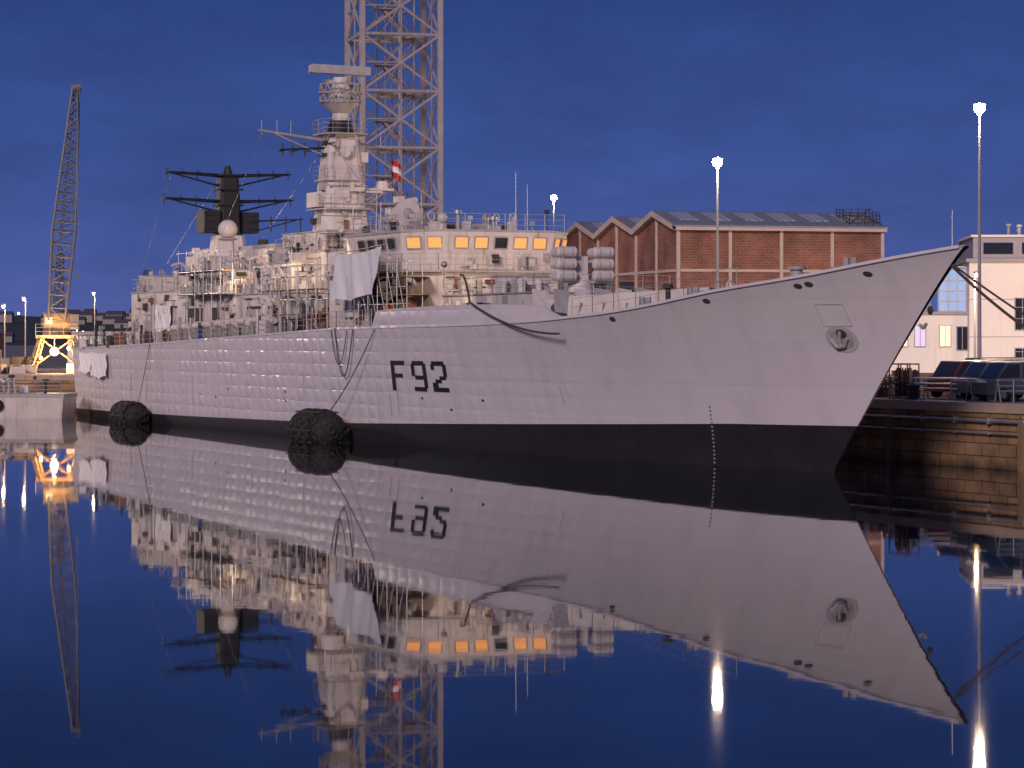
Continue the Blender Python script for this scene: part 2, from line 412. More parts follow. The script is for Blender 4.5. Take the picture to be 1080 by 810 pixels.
fw=MB()
block(fw,37,50,-4.2,4.2,7.0,8.85,30)
block(fw,44,50,-3.2,3.2,8.85,9.9,18)
top_clutter(fw,38,49,-4,4,8.94,14,.8)
for i in range(7):
    y=-3.5+i*1.1
    fw.use(WHITE).cyl((43.6,y,8.95),(43.6,y,9.6),.2,.2,10); fw.sph((43.6,y,9.6),.26,10,8)
fw.use(GREY).rail([(37,-4.2,8.9),(37,4.2,8.9),(50,4.2,8.9)],1.0,1.4)
fw.obj('forward_deckhouse',ship)
bk=MB()
for sd in(1,-1):
    bk.use(WHITE)
    vs=[(24.5,0,7.5),(24.2,0,9.0),(29.0,sd*5.7,8.55),(29.3,sd*5.7,7.2)]
    bk.add(vs,[(0,1,2,3)]); bk.add([(a_+.1,b_,c_) for a_,b_,c_ in vs],[(3,2,1,0)])
    for i in range(6):
        t=(i+.5)/6; x=24.5+4.6*t; y=sd*5.7*t
        bk.use(GREY); bk.rbox((x+.55,y,7.9),(1.0,.06,1.2),0,-.5)
for i in range(6):
    y=.6+i*1.05
    bk.use(WHITE if i%2 else GREY); bk.rbox((30.5+i*.35,y,8.3),(.12,.9,1.5),0,.35+.05*i,.15)
    bk.rbox((31.2+i*.35,y,7.9),(1.1,.08,.9),0,.5)
bk.use(GREY)
for x,y in((13,1.2),(13,-1.2)):
    bk.cyl((x,y,zd(x)-.05),(x,y,zd(x)+.7),.4,.3,12); bk.cyl((x,y,zd(x)+.7),(x,y,zd(x)+.85),.45,.45,12)
for x in(7,18,22,35):
    for sd in(1,-1):
        y=sd*(half(x,zd(x)-.01)-.8)
        for o in(0,.7): bk.cyl((x+o,y,zd(x)-.1),(x+o,y,zd(x)+.5),.16,.16,8)
top_clutter(bk,17,23.5,-3,3.5,8.2,9,.7)
for sd in(1,-1):
    bk.use(WHITE)
    for i in range(2):
        bk.rbox((34,sd*(2.2+i*1.2),8.1),(3.0,.9,.9),sd*.5,.12); 
        bk.rbox((34,sd*(2.2+i*1.2),7.4),(2.0,.7,.6),sd*.5,0)
bk.use(GREY)
pl=[(s_,half(s_,zd(s_)-.01)-.1,zd(s_)+.02) for s_ in range(14,30,2)]
bk.rail(pl,.9,2.0,.018,2)
bk.use(STEEL).cyl((1.2,0,10.3),(1.2,0,12.0),.04,.03,6)
bk.obj('forecastle_fittings',ship)
ml=MB().use(WHITE)
ml.cyl((40,0,8.9),(40,0,9.7),.75,.6,14)
ml.box(39.6,40.4,-.35,.35,9.7,11.0)
for sd in(1,-1):
    ml.use(WHITE)
    ml.box(39.4,40.6,sd*1.25-.75,sd*1.25+.75,9.5,9.58)
    for k in range(3):
        z_=9.9+k*.66; y=sd*1.15
        ml.use(WHITE).cyl((39.3,y-.5,z_),(39.3,y+.5,z_),.31,.31,14); ml.sph((39.3,y-.5,z_),.31,12,8,(1,.5,1)); ml.sph((39.3,y+.5,z_),.31,12,8,(1,.5,1))
        ml.cyl((39.3,y,z_),(40.8,y,z_),.25,.3,12)
        ml.use(GREY).torus((39.3,y-.3,z_),(0,1,0),.31,.035,14,4).torus((39.3,y+.3,z_),(0,1,0),.31,.035,14,4)
ml.obj('missile_launcher',ship)

# ---- bridge
br=MB()
br.use(WHITE)
low=[(50.0,-4.2),(50.0,4.2),(52,5.7),(65,5.9),(65,-5.9),(52,-5.7)]
lowt=[(50.5,-4.1),(50.5,4.1),(52.2,5.6),(65,5.9),(65,-5.9),(52.2,-5.6)]
br.prism(low[::-1],7.0,10.3,lowt[::-1])
br.use(GREY).prism([(50.1,-4.5),(50.1,4.5),(52,6.1),(65,6.3),(65,-6.3),(52,-6.1)][::-1],10.3,10.42)
bp=[(51.4,-3.3),(51.4,3.3),(53.8,5.3),(63,5.3),(63,-5.3),(53.8,-5.3)]
bpt=[(51.1,-3.5),(51.1,3.5),(53.6,5.5),(63,5.5),(63,-5.5),(53.6,-5.5)]
br.use(WHITE).prism(bp[::-1],10.42,12.75,bpt[::-1])
br.use(GREY).prism([(p[0]+(-.25 if p[0]<60 else .1),p[1]*1.05) for p in bp][::-1],12.75,12.9)
def facet_windows(a,b,n,z0,z1,lit,out):
    a=Vector(a);b=Vector(b); d=(b-a)/n; nrm=Vector((out[0],out[1],0)).normalized()
    for i in range(n):
        p=a+d*(i+.2); q=a+d*(i+.8)
        for o,mt,g in((.10,GREY,.09),(.14,None,0)):
            m_=mt or (WINLIT if R.random()<lit else GLASS)
            br.use(m_)
            v=[]
            for (pp,zz,oo) in((p-d.normalized()*g,z0-g,o-.0),(q+d.normalized()*g,z0-g,o),(q+d.normalized()*g,z1+g,o+.13),(p-d.normalized()*g,z1+g,o+.13)):
                v.append((pp.x+nrm.x*oo,pp.y+nrm.y*oo,zz))
            br.add(v,[(0,1,2,3)])
facet_windows((51.3,3.2,0),(51.3,-3.2,0),5,11.8,12.4,.85,(-1,0))
facet_windows((53.5,5.3,0),(51.4,3.4,0),2,11.8,12.4,.6,(-.65,.75))
facet_windows((51.4,-3.4,0),(53.5,-5.3,0),2,11.8,12.4,.8,(-.65,-.75))
facet_windows((61,5.38,0),(54.2,5.38,0),4,11.8,12.4,.3,(0,1))
face_clutter(br,50.25,-3.6,3.6,7.2,10.0,60,'x'); face_clutter(br,51.35,-3.2,3.2,10.5,11.5,22,'x')
face_clutter(br,5.8,52.5,64.5,7.2,10.1,34,'y'); face_clutter(br,5.32,54.2,62.5,10.5,11.5,14,'y')
for sd in(1,-1):
    br.use(WHITE)
    y0,y1=sorted((sd*5.4,sd*6.9)); br.box(55.5,59.5,y0,y1,10.28,10.4)
    br.box(55.5,55.6,y0,y1,10.4,11.35); yy=sd*6.9; br.box(55.5,59.5,yy-.05,yy+.05,10.405,11.35)
    br.use(GREY); br.cyl((57,sd*6.7,10.3),(57,sd*5.9,8.4),.09,.09,6); br.cyl((59,sd*6.7,10.3),(59,sd*5.9,8.4),.09,.09,6)
br.use(GREY).rail([(50.3,-4.4,10.42),(50.3,4.4,10.42),(52.1,6.0,10.42),(55.4,6.2,10.42)],1.0,1.0)
br.rail([(52,-4.6,12.9),(52,4.6,12.9),(62.5,5.2,12.9),(62.5,-5.2,12.9)],1.0,1.3)
top_clutter(br,52.5,62,-4.6,4.6,12.9,34,1.3)
for x,y,h in((53,-1.8,3.6),(58,-4.8,3.2),(60,4.6,3.0),(55,3.6,2.2)):
    br.use(WHITE).cyl((x,y,12.9),(x,y,12.9+h),.03,.018,5)
br.obj('bridge',ship)
st=MB()
st.use(DARK).box(51.6,56.5,5.95,6.35,7.3,9.9)  # dark plate against the wall, recess shade put into its colour
st.use(WOOD)
for z_ in(7.75,8.9,9.95): st.box(48.6,57,6.0,7.0,z_,z_+.06); st.rbox((50.4,5.6,z_+.03),(3.6,1.0,.05),-.5)
for i in range(9): st.rbox((R.uniform(49.5,56.5),6.9,R.uniform(8,9.8)),(R.uniform(.5,1.3),.05,R.uniform(.3,.9)),0,R.uniform(-.2,.2))
st.use(STEEL)
for x in (48.8,50.4,52,53.6,55.2,56.8):
    for y in(6.02,7.0): st.cyl((x,y,7.0),(x,y,11.0),.035,.035,5)
for z_ in(8.4,9.4,10.4,10.9): st.cyl((48.4,7.0,z_),(57.2,7.0,z_),.03,.03,5)
for i in range(5): st.cyl((48.8+i*1.6,7.0,7.2),(50.4+i*1.6,7.0,10.4),.03,.03,5)
st.use(RUST).rbox((50.2,6.3,8.3),(.9,.7,.9)).rbox((54.2,6.7,9.4),(1.3,.4,.7)); st.use(ORNG).rbox((52.6,6.7,8.1),(.6,.4,.6))
st.obj('bridge_staging',ship)
def tracker(name,x,y,z,sc=1.0):
    m=MB().use(WHITE)
    m.cyl((x,y,z),(x,y,z+.9*sc),.9*sc,.7*sc,14); m.use(GREY).cyl((x,y,z+.9*sc),(x,y,z+1.1*sc),1.0*sc,1.0*sc,14)
    m.use(WHITE); 
    for sd in(1,-1): m.rbox((x,y+sd*.85*sc,z+1.6*sc),(.9*sc,.25*sc,1.1*sc))
    m.cyl((x-.5*sc,y,z+1.85*sc),(x+.5*sc,y,z+1.8*sc),.72*sc,.6*sc,16)
    m.cyl((x-.62*sc,y,z+1.86*sc),(x-.5*sc,y,z+1.85*sc),.8*sc,.75*sc,16)
    m.use(GREY).sph((x-.62*sc,y,z+1.86*sc),.3*sc,10,8)
    m.use(WHITE).rbox((x,y+.3*sc,z+2.65*sc),(.8*sc,.4*sc,.35*sc)); m.cyl((x-.6*sc,y-.45*sc,z+2.6*sc),(x+.3*sc,y-.45*sc,z+2.6*sc),.18*sc,.18*sc,10)
    m.use(GREY).rail([(x-1.1*sc,y-1.1*sc,z+.9*sc),(x-1.1*sc,y+1.1*sc,z+.9*sc),(x+1.1*sc,y+1.1*sc,z+.9*sc)],.8,.8)
    m.obj(name,ship)
tracker('fire_control_tracker',65.5,0.6,12.3,1.15)
tracker('aft_fire_control_tracker',101,3.2,10.4,1.0)

# ---- midships
md=MB()
block(md,74,99,-5.4,5.4,6.5,9.4,80)
block(md,65,74,-5.2,2.2,6.9,9.4,20,GREY)
block(md,65,84,-4.4,3.0,9.4,12.2,44)
block(md,76,84,3.0,4.6,9.4,11.5,24)
block(md,88,98,-4.6,4.8,9.4,11.2,40)
md.use(DARK).box(65.02,74,2.22,2.5,7.0,9.3); md.box(64.99,65.05,2.5,5.6,7.4,9.3)  # near-black panels paint in the shade of the open boat bay
for x0,x1 in((75,78.5),(80,83),(86,91),(93,97)): md.box(x0,x1,5.41,5.44,6.9,8.6)
md.use(WOOD)
for z_ in(7.9,9.5):
    md.box(65.2,76,5.9,6.7,z_,z_+.06)
md.use(STEEL)
for x in [65.3+i*1.8 for i in range(7)]:
    for y in(5.95,6.7): md.cyl((x,y,7.0),(x,y,11.2),.035,.035,5)
for z_ in(8.9,10.4,11.1): md.cyl((65,6.7,z_),(76.5,6.7,z_),.035,.035,5); md.cyl((65,5.95,z_),(76.5,5.95,z_),.035,.035,5)
for i in range(5): md.cyl((65.3+i*2,6.7,7+i*.3),(67+i*2,6.7,9.5),.03,.03,5)
md.use(RUST).box(66.5,69.8,3.2,4.6,7.0,8.1); md.use(ORNG).rbox((71.5,4.6,7.6),(1.1,1.2,1.1),.3)
md.use(WHITE)
fn=[(84.5,-3.1),(84.5,3.1),(93,3.4),(94,2.8),(94,-2.8),(93,-3.4)]
fnt=[(85.4,-2.7),(85.4,2.7),(93,3.0),(94,2.4),(94,-2.4),(93,-3.0)]
md.prism(fn[::-1],9.4,12.8,fnt[::-1]); md.use(GREY).prism([(p[0],p[1]*.92) for p in fnt][::-1],12.8,13.1)
face_clutter(md,84.9,-2.5,2.5,9.6,12.6,24,'x'); face_clutter(md,3.25,86,92.5,9.6,12.6,16,'y')
md.use(DARK)
for x,y in((87,-1),(87,1),(90,0),(92,-1.2),(92,1.2)): md.cyl((x,y,13.1),(x,y,13.6),.4,.36,12)
md.use(WHITE)
for x in(78,82,95.5):
    md.tube([(x,5.0,9.4),(x,5.2,11.0),(x,6.4,11.9),(x,7.1,11.7)],.12,8); md.tube([(x,6.9,11.7),(x,6.9,10.2)],.03,4)
top_clutter(md,66,83,-4,2.8,12.29,34,1.4); top_clutter(md,76.3,83.6,3.2,4.4,11.6,12); top_clutter(md,88.5,97.5,-4,4.6,11.29,28,1.5); top_clutter(md,75,98,4.9,5.3,9.5,26,1.3)
md.use(GREY).rail([(65,-4.4,12.3),(65,3,12.3),(84,3,12.3)],1,1.4); md.rail([(76,4.6,11.6),(84,4.6,11.6)],1,1.4)
md.rail([(74,5.4,9.5),(99,5.4,9.5)],1,1.6); md.rail([(88,4.8,11.3),(98,4.8,11.3)],1,1.5); md.rail([(88,-4.6,11.3),(88,4.8,11.3)],1,1.2)
md.obj('midships_superstructure',ship)
lr=MB()
for i in range(9):
    x=74+i*2.6; z_=zd(x)+1.0
    lr.use(WHITE).cyl((x,6.6,z_),(x+1.5,6.6,z_-.02),.34,.34,12); lr.use(GREY)
    for o in(.3,1.2): lr.box(x+o-.05,x+o+.05,6.2,7.0,z_-1.05,z_-.3)
for i in range(80):
    x=R.uniform(66,123); y=R.uniform(5.6,7.0); z_=zd(x)
    if 99<x<112 and y<5.8: y+=.6
    lr.use(R.choice([WHITE,WHITE,GREY,GREY,STEEL,DARK,BLUEP if R.random()<.3 else WHITE,RUST if R.random()<.5 else GREY]))
    k=R.random()
    if k<.5: lr.rbox((x,y,z_+.35),(R.uniform(.3,1.2),R.uniform(.2,.6),R.uniform(.5,1.3)),R.uniform(-.5,.5))
    elif k<.75: lr.cyl((x,y,z_),(x,y,z_+R.uniform(.8,1.8)),.12,.12,8)
    else: lr.torus((x,y,z_+.5),(0,1,0),.42,.1,14,6)
lr.obj('liferafts_and_deck_gear',ship)
gr=MB().use(GREY)
pl=[(s_,half(s_,zd(s_)-.01)-.12,zd(s_)) for s_ in list(range(54,126,3))+[126]]
gr.rail(pl,1.05,1.5,.024,3)
gr.rail([(p[0],-p[1],p[2]) for p in pl],1.05,2.0,.024,3)
gr.rail([(126.2,-6.2,5.55),(126.2,6.2,5.55)],1.05,1.5)
gr.obj('guard_rails',ship)

# ---- foremast
fm=MB()
block(fm,74.5,83.5,-2.6,2.6,12.29,13.6,24)
def ring(cx,cy,w,c=.3):
    h=w/2; k=h*(1-c)
    return [(cx-h,cy-k),(cx-h,cy+k),(cx-k,cy+h),(cx+k,cy+h),(cx+h,cy+k),(cx+h,cy-k),(cx+k,cy-h),(cx-k,cy-h)]
MX=79
fm.use(WHITE).prism(ring(MX,0,3.3)[::-1],13.6,20.4,ring(MX,0,2.0)[::-1])
fm.use(GREY)
for z_,w in((15.2,4.0),(17.2,3.1),(20.4,3.2)):
    fm.prism(ring(MX,0,w)[::-1],z_,z_+.1); 
    rr=[(p[0],p[1],z_+.1) for p in ring(MX,0,w)]; fm.rail(rr+[rr[0]],.95,.8,.022,3)
for z0_,z1_,h in((13.7,15.1,1.5),(15.3,17.1,1.35),(17.3,20.2,1.05)):
    face_clutter(fm,MX-h,-.8,.8,z0_,z1_,8,'x'); face_clutter(fm,h,MX-.8,MX+.8,z0_,z1_,6,'y')
fm.use(WHITE)
fm.box(MX-1,MX+1,1.3,2.1,15.4,16.4); fm.box(MX-1.4,MX-.4,-2.6,-1.3,16.4,16.55)
fm.box(MX-1,MX+1,-3.6,-1.2,16.6,16.75); fm.cyl((MX,-3.1,16.75),(MX,-3.1,17.3),.5,.35,12); fm.cyl((MX,-1.2,15.2),(MX,-3.3,16.6),.1,.1,6)
fm.rbox((MX-.3,-1.5,18.9),(.6,.7,.7)); fm.cyl((MX-1.6,.2,19.2),(MX-1.1,.2,19.2),.4,.3,14)
fm.use(GREY); fm.cyl((MX,1.0,20.0),(MX,5.9,20.6),.13,.07,6); fm.cyl((MX,1.0,18.9),(MX,4.8,20.4),.07,.06,6)
fm.cyl((MX,-1.0,19.9),(MX,-3.8,19.6),.09,.06,6)
for y in(3.6,4.6,5.7): fm.cyl((MX,y,20.3),(MX,y,21.3),.04,.03,5)
for y in (-3,): fm.cyl((MX,y,19.7),(MX,y,20.6),.04,.03,5)
fm.use(BLACK); fm.cyl((MX,1.0,19.5),(MX,4.4,19.3),.09,.06,6)
for y,z_ in((1.6,19.9),(2.6,19.85),(3.5,19.8),(4.2,19.75)): fm.cyl((MX,y,18.9),(MX,y,z_),.05,.05,5)
fm.cyl((MX-.9,3.4,19.25),(MX+.9,3.4,19.25),.06,.06,5); fm.cyl((MX-.7,4.2,19.25),(MX+.7,4.2,19.25),.06,.06,5); fm.cyl((MX-.7,2.4,19.25),(MX+.7,2.4,19.25),.06,.06,5)
fm.use(BLACK).cyl((MX,0,20.5),(MX,0,21.4),.95,.75,14)
fm.use(WHITE).cyl((MX,0,21.4),(MX,0,21.9),.55,.55,12)
fm.cyl((MX,0,21.9),(MX,0,22.6),.5,1.35,14)
fm.use(GREY)
for z_,r_ in((22.7,1.45),(23.3,1.5),(23.9,1.4)): fm.torus((MX,0,z_),(0,0,1),r_,.07,18,5)
for i in range(12):
    a_=2*math.pi*i/12; b_=2*math.pi*(i+1)/12
    fm.cyl((MX+1.45*math.cos(a_),1.45*math.sin(a_),22.6),(MX+1.4*math.cos(b_),1.4*math.sin(b_),23.9),.045,.045,5)
    fm.cyl((MX+1.45*math.cos(b_),1.45*math.sin(b_),22.6),(MX+1.4*math.cos(a_),1.4*math.sin(a_),23.9),.045,.045,5)
fm.use(WHITE).cyl((MX,0,22.6),(MX,0,24.4),.75,.5,12)
fm.rbox((MX,0.1,24.9),(.8,4.1,.5),-.12,.1,.03)
fm.use(GREY).rbox((MX-.45,0.1,24.9),(.1,4.2,.6),-.12,.12,.03)
fm.use(WHITE).rbox((MX+.8,0.0,24.2),(.9,1.4,.3))
fm.obj('foremast',ship)
fl=MB(); n=8
for j in range(3):
    fl.use([REDP,TARP,REDP][j])
    for i in range(n):
        def P(i_,z_): return (MX-.3+.18*math.sin(i_*1.1)+.02*i_,-3.7-i_*.10,z_-.05*i_)
        z_a=18.9-j*.42; z_b=z_a-.42
        fl.add([P(i,z_a),P(i+1,z_a),P(i+1,z_b),P(i,z_b)],[(0,1,2,3)])
fl.use(ROPE).cyl((MX-.1,-3.7,19.6),(MX-.5,-3.9,13),.02,.02,4)
fl.obj('signal_flag',ship)
# ---- mainmast (black)
mm=MB(); MX2=104
block(mm,102.2,106,-2.4,2.4,10.0,12.6,24)
mm.use(WHITE).prism(ring(MX2,0,2.6)[::-1],12.6,14.3,ring(MX2,0,2.2)[::-1])
mm.use(BLACK).prism(ring(MX2,0,1.9)[::-1],14.3,19.0,ring(MX2,0,1.4)[::-1])
for z_ in(16.6,17.8,18.9): mm.prism(ring(MX2,0,2.1)[::-1],z_,z_+.1)
mm.box(MX2-1.0,MX2+1.0,.9,2.2,14.5,16.2); mm.box(MX2-1.0,MX2+1.0,-2.2,-.9,14.5,16.1)
for z_ in (14.8,15.3,15.8): mm.box(MX2-1.08,MX2-1.0,.95,2.15,z_,z_+.12); mm.box(MX2-1.08,MX2-1.0,-2.15,-.95,z_,z_+.12)
for z_,l in((19.0,4.9),(17.0,5.1)):
    for sd in(1,-1):
        mm.cyl((MX2,sd*l,z_+.12),(MX2,0,z_-.1),.09,.16,6)
        mm.cyl((MX2,sd*l*.95,z_+.1),(MX2,sd*.6,z_-.9),.06,.08,5)
    for f in(-1,-.75,-.5,.5,.75,1):
        mm.cyl((MX2,l*f,z_-.35),(MX2,l*f,z_+.45),.05,.04,5); mm.cyl((MX2-.8,l*f,z_+.1),(MX2+.8,l*f,z_+.1),.05,.05,5)
mm.cyl((MX2,0,19.0),(MX2,0,19.7),.4,.2,8)
mm.cyl((MX2-1.5,-2.0,15.4),(MX2-1.5,-5.6,15.6),.07,.05,5); mm.cyl((MX2-1.5,-2.0,14.7),(MX2-1.5,-5.0,15.5),.05,.05,5)
for y in(-3,-4.2,-5.4): mm.cyl((MX2-1.5,y,14.6),(MX2-1.5,y,15.8),.05,.05,5)
mm.obj('mainmast',ship)
dm=MB().use(WHITE); dm.cyl((92,3.9,11.3),(92,3.9,13.6),.5,.45,12); dm.box(91,93,3.0,4.8,11.3,12.3); dm.sph((92,3.9,14.3),.72)
dm.use(GREY).torus((92,3.9,13.6),(0,0,1),.62,.07,14,5)
dm.obj('satellite_dome',ship)
# ---- hangar & aft
hg=MB()
block(hg,99,111.5,-5.5,5.5,5.9,9.9,60)
hg.use(GREY).box(111.5,111.6,-3.8,3.8,5.9,9.3)
block(hg,107,111,-5.2,5.0,10.0,11.2,18)
top_clutter(hg,99.5,111,-5,5.2,10.0,30,1.6)
hg.use(GREY).rail([(99,-5.5,10),(99,5.5,10),(111.5,5.5,10),(111.5,-5.5,10)],1,1.4)
hg.use(STEEL)
for sd in(1,-1):
    for i in range(9):
        x=112.5+i*1.5; yy=sd*(half(x,zd(x)-.01)); hg.cyl((x,yy,zd(x)),(x,yy+sd*.5,zd(x)+1.0),.03,.03,5)
top_clutter(hg,112,124,-5,6,5.7,26,1.5)
hg.obj('hangar',ship)
sc=MB().use(STEEL)
for x in [86+i*2 for i in range(6)]:
    for y in(5.5,6.4):
        sc.cyl((x,y,9.4 if y<6 else 6.6),(x,y,12.8),.032,.032,5)
for z_ in(9.6,11.2,12.6):
    for y in(5.5,6.4): sc.cyl((85.5,y,z_),(96.5,y,z_),.032,.032,5)
sc.use(WOOD).box(85.7,96.3,5.5,6.4,11.15,11.2); sc.box(85.7,96.3,5.5,6.4,9.5,9.55)
sc.use(STEEL)
for y in (-3,-1,1,3):
    sc.cyl((73.8,y,12.3),(73.8,y,15.6),.032,.032,5)
for z_ in(13.4,14.6,15.4): sc.cyl((73.8,-3.4,z_),(73.8,3.4,z_),.032,.032,5)
sc.use(WOOD).box(73.5,74.3,-3.2,3.2,13.38,13.42)
sc.obj('scaffolding',ship)
def drape(mb,s0,s1,y,z0,z1,amp=.12,n=26,m=12,topdip=.15,skew=0,slope=0):
    vs=[];fs=[]
    for j in range(m+1):
        for i in range(n+1):
            u=i/n;v=j/m
            z_=z1+(z0-z1)*v-topdip*math.sin(u*math.pi)*(1-v)+.12*math.sin(u*9)*v+slope*u
            vs.append((s0+(s1-s0)*u+skew*v,y+amp*math.sin(u*13+v*2.5)*(.3+v)+.05*math.sin(u*31+v*9),z_))
    for j in range(m):
        for i in range(n):
            k=j*(n+1)+i; fs.append((k,k+1,k+n+2,k+n+1))
    mb.add(vs,fs,True)
tp=MB().use(TARP)
drape(tp,52.2,59.8,7.25,8.95,11.85,.13,skew=1.3,slope=-.3)
drape(tp,112.5,117,7.25,3.3,5.3,.03); drape(tp,118,121.5,7.0,3.6,5.3,.03)
drape(tp,100,104,5.75,6.8,9.0,.08)
tp.use(STEEL).cyl((52.0,7.2,11.95),(60,7.2,11.6),.04,.04,5)
t=tp.obj('tarpaulins',ship)
rp=MB().use(ROPE)
def cat(a,b,sag,n=16):
    a=Vector(a);b=Vector(b); return [a.lerp(b,i/n)-Vector((0,0,sag*4*(i/n)*(1-i/n))) for i in range(n+1)]
rp.tube(cat((53,7.42,6.9),(59,8.3,1.6),.4),.035); rp.tube(cat((59.8,7.45,7.0),(56.5,7.5,6.9),2.9),.04)
rp.tube(cat((60.5,7.45,7.0),(57.5,7.5,6.9),2.2),.03)
rp.tube(cat((100,7.4,6.0),(101,8.0,1.6),.1),.03)
rp.tube(cat((39.0,7.15,8.35),(28.5,6.55,6.6),.45),.06); rp.tube(cat((45,5.2,10.0),(39.0,7.15,8.35),-.5),.06)
rp.use(STEEL)
for a_,b_ in(((79,1,20.3),(60,3,12.9)),((79,-1,20.3),(60,-3,12.9)),((79,.6,20.3),(100,1,10.5)),((104,.5,19),(124,3,6)),((104,-.5,19),(124,-3,6)),((79,5.6,20.5),(92,6,10)),((104,4.5,19),(112,5,10))):
    rp.cyl(a_,b_,.018,.018,4)
rp.obj('ropes_and_hoses',ship)
dl=MB()
spots=[((45.0,6.2,10.6),(.85,-.5,-.08),620),((44.0,-2.0,10.4),(.97,.1,.1),560),((62.5,6.9,11.9),(.8,-.6,-.35),260),((73.5,5.8,11.6),(.85,-.55,-.3),480),((84.5,6.2,10.8),(.85,-.5,.0),520),((67,-1,13.6),(.95,.05,.25),420),((97.5,6.0,11.6),(.8,-.55,-.3),400)]
for (p,ax,pw) in spots:
    a_=Vector(ax).normalized(); P0=Vector(p)
    dl.use(GREY).cyl(P0-a_*.32,P0-a_*.04,.1,.2,10); dl.cyl(P0-a_*.2,P0-a_*.2-Vector((0,0,1.4)),.03,.03,5)
    dl.use(BULBS).cyl(P0-a_*.035,P0-a_*.02,.15,.15,10)
    plight('floodlight_lamp',P0,pw,(1,.70,.44),ship,.12,'SPOT',ax,2.3)
dl.obj('floodlights',ship)

# fenders
def fender(x,y,z,L_,D):
    e=empty('dock_fender')
    e.location=(19.9-.402*x-.915*y,124.3+.915*x-.402*y,z); e.rotation_euler=(0,0,math.atan2(.915,-.402))
    m=MB().use(RUB); r=D/2*.86
    m.cyl((-L_/2+r*.5,0,0),(L_/2-r*.5,0,0),r,r,20); 
    for sd in(1,-1):
        m.sph((sd*(L_/2-r*.55),0,0),r,18,10,(.75,1,1))
        for k in range(7):
            a_=2*math.pi*k/7; m.torus((sd*(L_/2-r*.05),r*.58*math.cos(a_),r*.58*math.sin(a_)),(sd,.5*math.cos(a_),.5*math.sin(a_)),.25,.12,10,6)
        m.torus((sd*(L_/2+r*.16),0,0),(1,0,0),.22,.1,10,6)
    nr=int(L_/.7)
    for i in range(nr):
        xx=-L_/2+.5+(L_-1.0)*i/(nr-1); rr=r if abs(xx)<L_/2-r*.5 else r*.86
        for k in range(11):
            a_=2*math.pi*(k+.5*(i%2))/11
            m.torus((xx,rr*math.cos(a_),rr*math.sin(a_)),(0,math.cos(a_),math.sin(a_)),.27,.13,10,6)
    m.use(ROPE)
    for k in range(6):
        a_=2*math.pi*k/6; m.cyl((-L_/2+.3,(r+.1)*math.cos(a_),(r+.1)*math.sin(a_)),(L_/2-.3,(r+.1)*math.cos(a_),(r+.1)*math.sin(a_)),.05,.05,5)
    m.obj('tyre_netted_body',e)
fender(59.5,8.75,.75,4.8,2.7); fender(101.5,8.6,.6,3.8,2.2)

# ================================================================= WATER, LAND
m,nt,b=newmat('harbour_water'); N=nt.nodes.new; Lk=nt.links.new
b.inputs['Base Color'].default_value=(0.002,0.006,0.016,1); b.inputs['Roughness'].default_value=0.02; b.inputs['IOR'].default_value=1.33
tc=N('ShaderNodeTexCoord'); n1=N('ShaderNodeTexNoise'); n1.inputs['Scale'].default_value=0.35; n1.inputs['Detail'].default_value=3
Lk(tc.outputs['Object'],n1.inputs['Vector']); bp_=N('ShaderNodeBump'); bp_.inputs['Strength'].default_value=0.25; bp_.inputs['Distance'].default_value=0.008
Lk(n1.outputs['Fac'],bp_.inputs['Height']); Lk(bp_.outputs[0],b.inputs['Normal'])
WATER=m
w=MB().use(WATER); w.add([(-4000,-400,0),(4000,-400,0),(4000,7000,0),(-4000,7000,0)],[(0,1,2,3)]); w.obj('water')

CONC=mat('dock_concrete',(0.22,0.19,0.165),0.85,var=0.35,scale=0.25,streak=0)
STONE=brick_mat('quay_stone',(0.5,0.31,0.17),(0.36,0.22,0.125),(0.12,0.08,0.055),1.5,.62,.03,stain=.65,wet=(-.1,.55))
COPE=mat('granite_coping',(0.46,0.35,0.27),0.8,var=0.35,scale=1)
def PL(s_,t_=-8.6): return (19.9-.402*s_-.915*t_,124.3+.915*s_-.402*t_)
c0=PL(-120); c1=PL(129.2)
g=MB().use(CONC)
poly=[c0,(900,c0[1]),(4000,1000),(4000,7000),(-4000,7000),(-4000,246),(c1[0],246)]
g.add([(x,y,3.2) for x,y in poly],[tuple(range(len(poly)))])
g.obj('ground')
def quay(name,p,q,th=1.0):
    p=Vector((*p,0));q=Vector((*q,0)); L_=(q-p).length; ang=math.atan2((q-p).y,(q-p).x)
    e=empty(name,p,ang)
    m=MB().use(STONE); m.box(0,L_,-th+.02,-.0,-2,2.75); m.obj('stone_face',e)
    m=MB().use(COPE)
    x=0
    while x<L_-.1:
        x2=min(L_,x+R.uniform(1.6,2.3)); m.box(x+.012,x2-.012,-th-.2+R.uniform(-.02,.02),.12+R.uniform(-.015,.015),2.75,3.206+R.uniform(-.004,.006)); x=x2
    m.obj('coping',e)
    return e,L_
q1,L1=quay('quay_wall',PL(-60),PL(129.2))
q2,L2=quay('quay_wall',(c1[0],246),(-160,246))
m=MB().use(STEEL)
m.tube([(20,.22,2.35),(105,.22,2.35)],.09,8); m.tube([(20,.22,1.75),(105,.22,1.75)],.05,8)
for x in range(20,105,3): m.box(x,x+.12,0.02,.34,2.2,2.5); m.box(x,x+.1,.02,.3,1.68,1.8)
m.use(RUST)
for x in range(26,100,14):
    for z_ in [0.3+i*.3 for i in range(8)]: m.cyl((x,.2,z_),(x+.45,.2,z_),.03,.03,5)
    m.cyl((x,.2,0),(x,.2,2.7),.035,.035,5); m.cyl((x+.45,.2,0),(x+.45,.2,2.7),.035,.035,5)
m.use(WOOD)
for x in range(32,100,12): m.box(x,x+.35,.02,.38,-.5,2.3)
m.obj('pipes_and_ladders',q1)

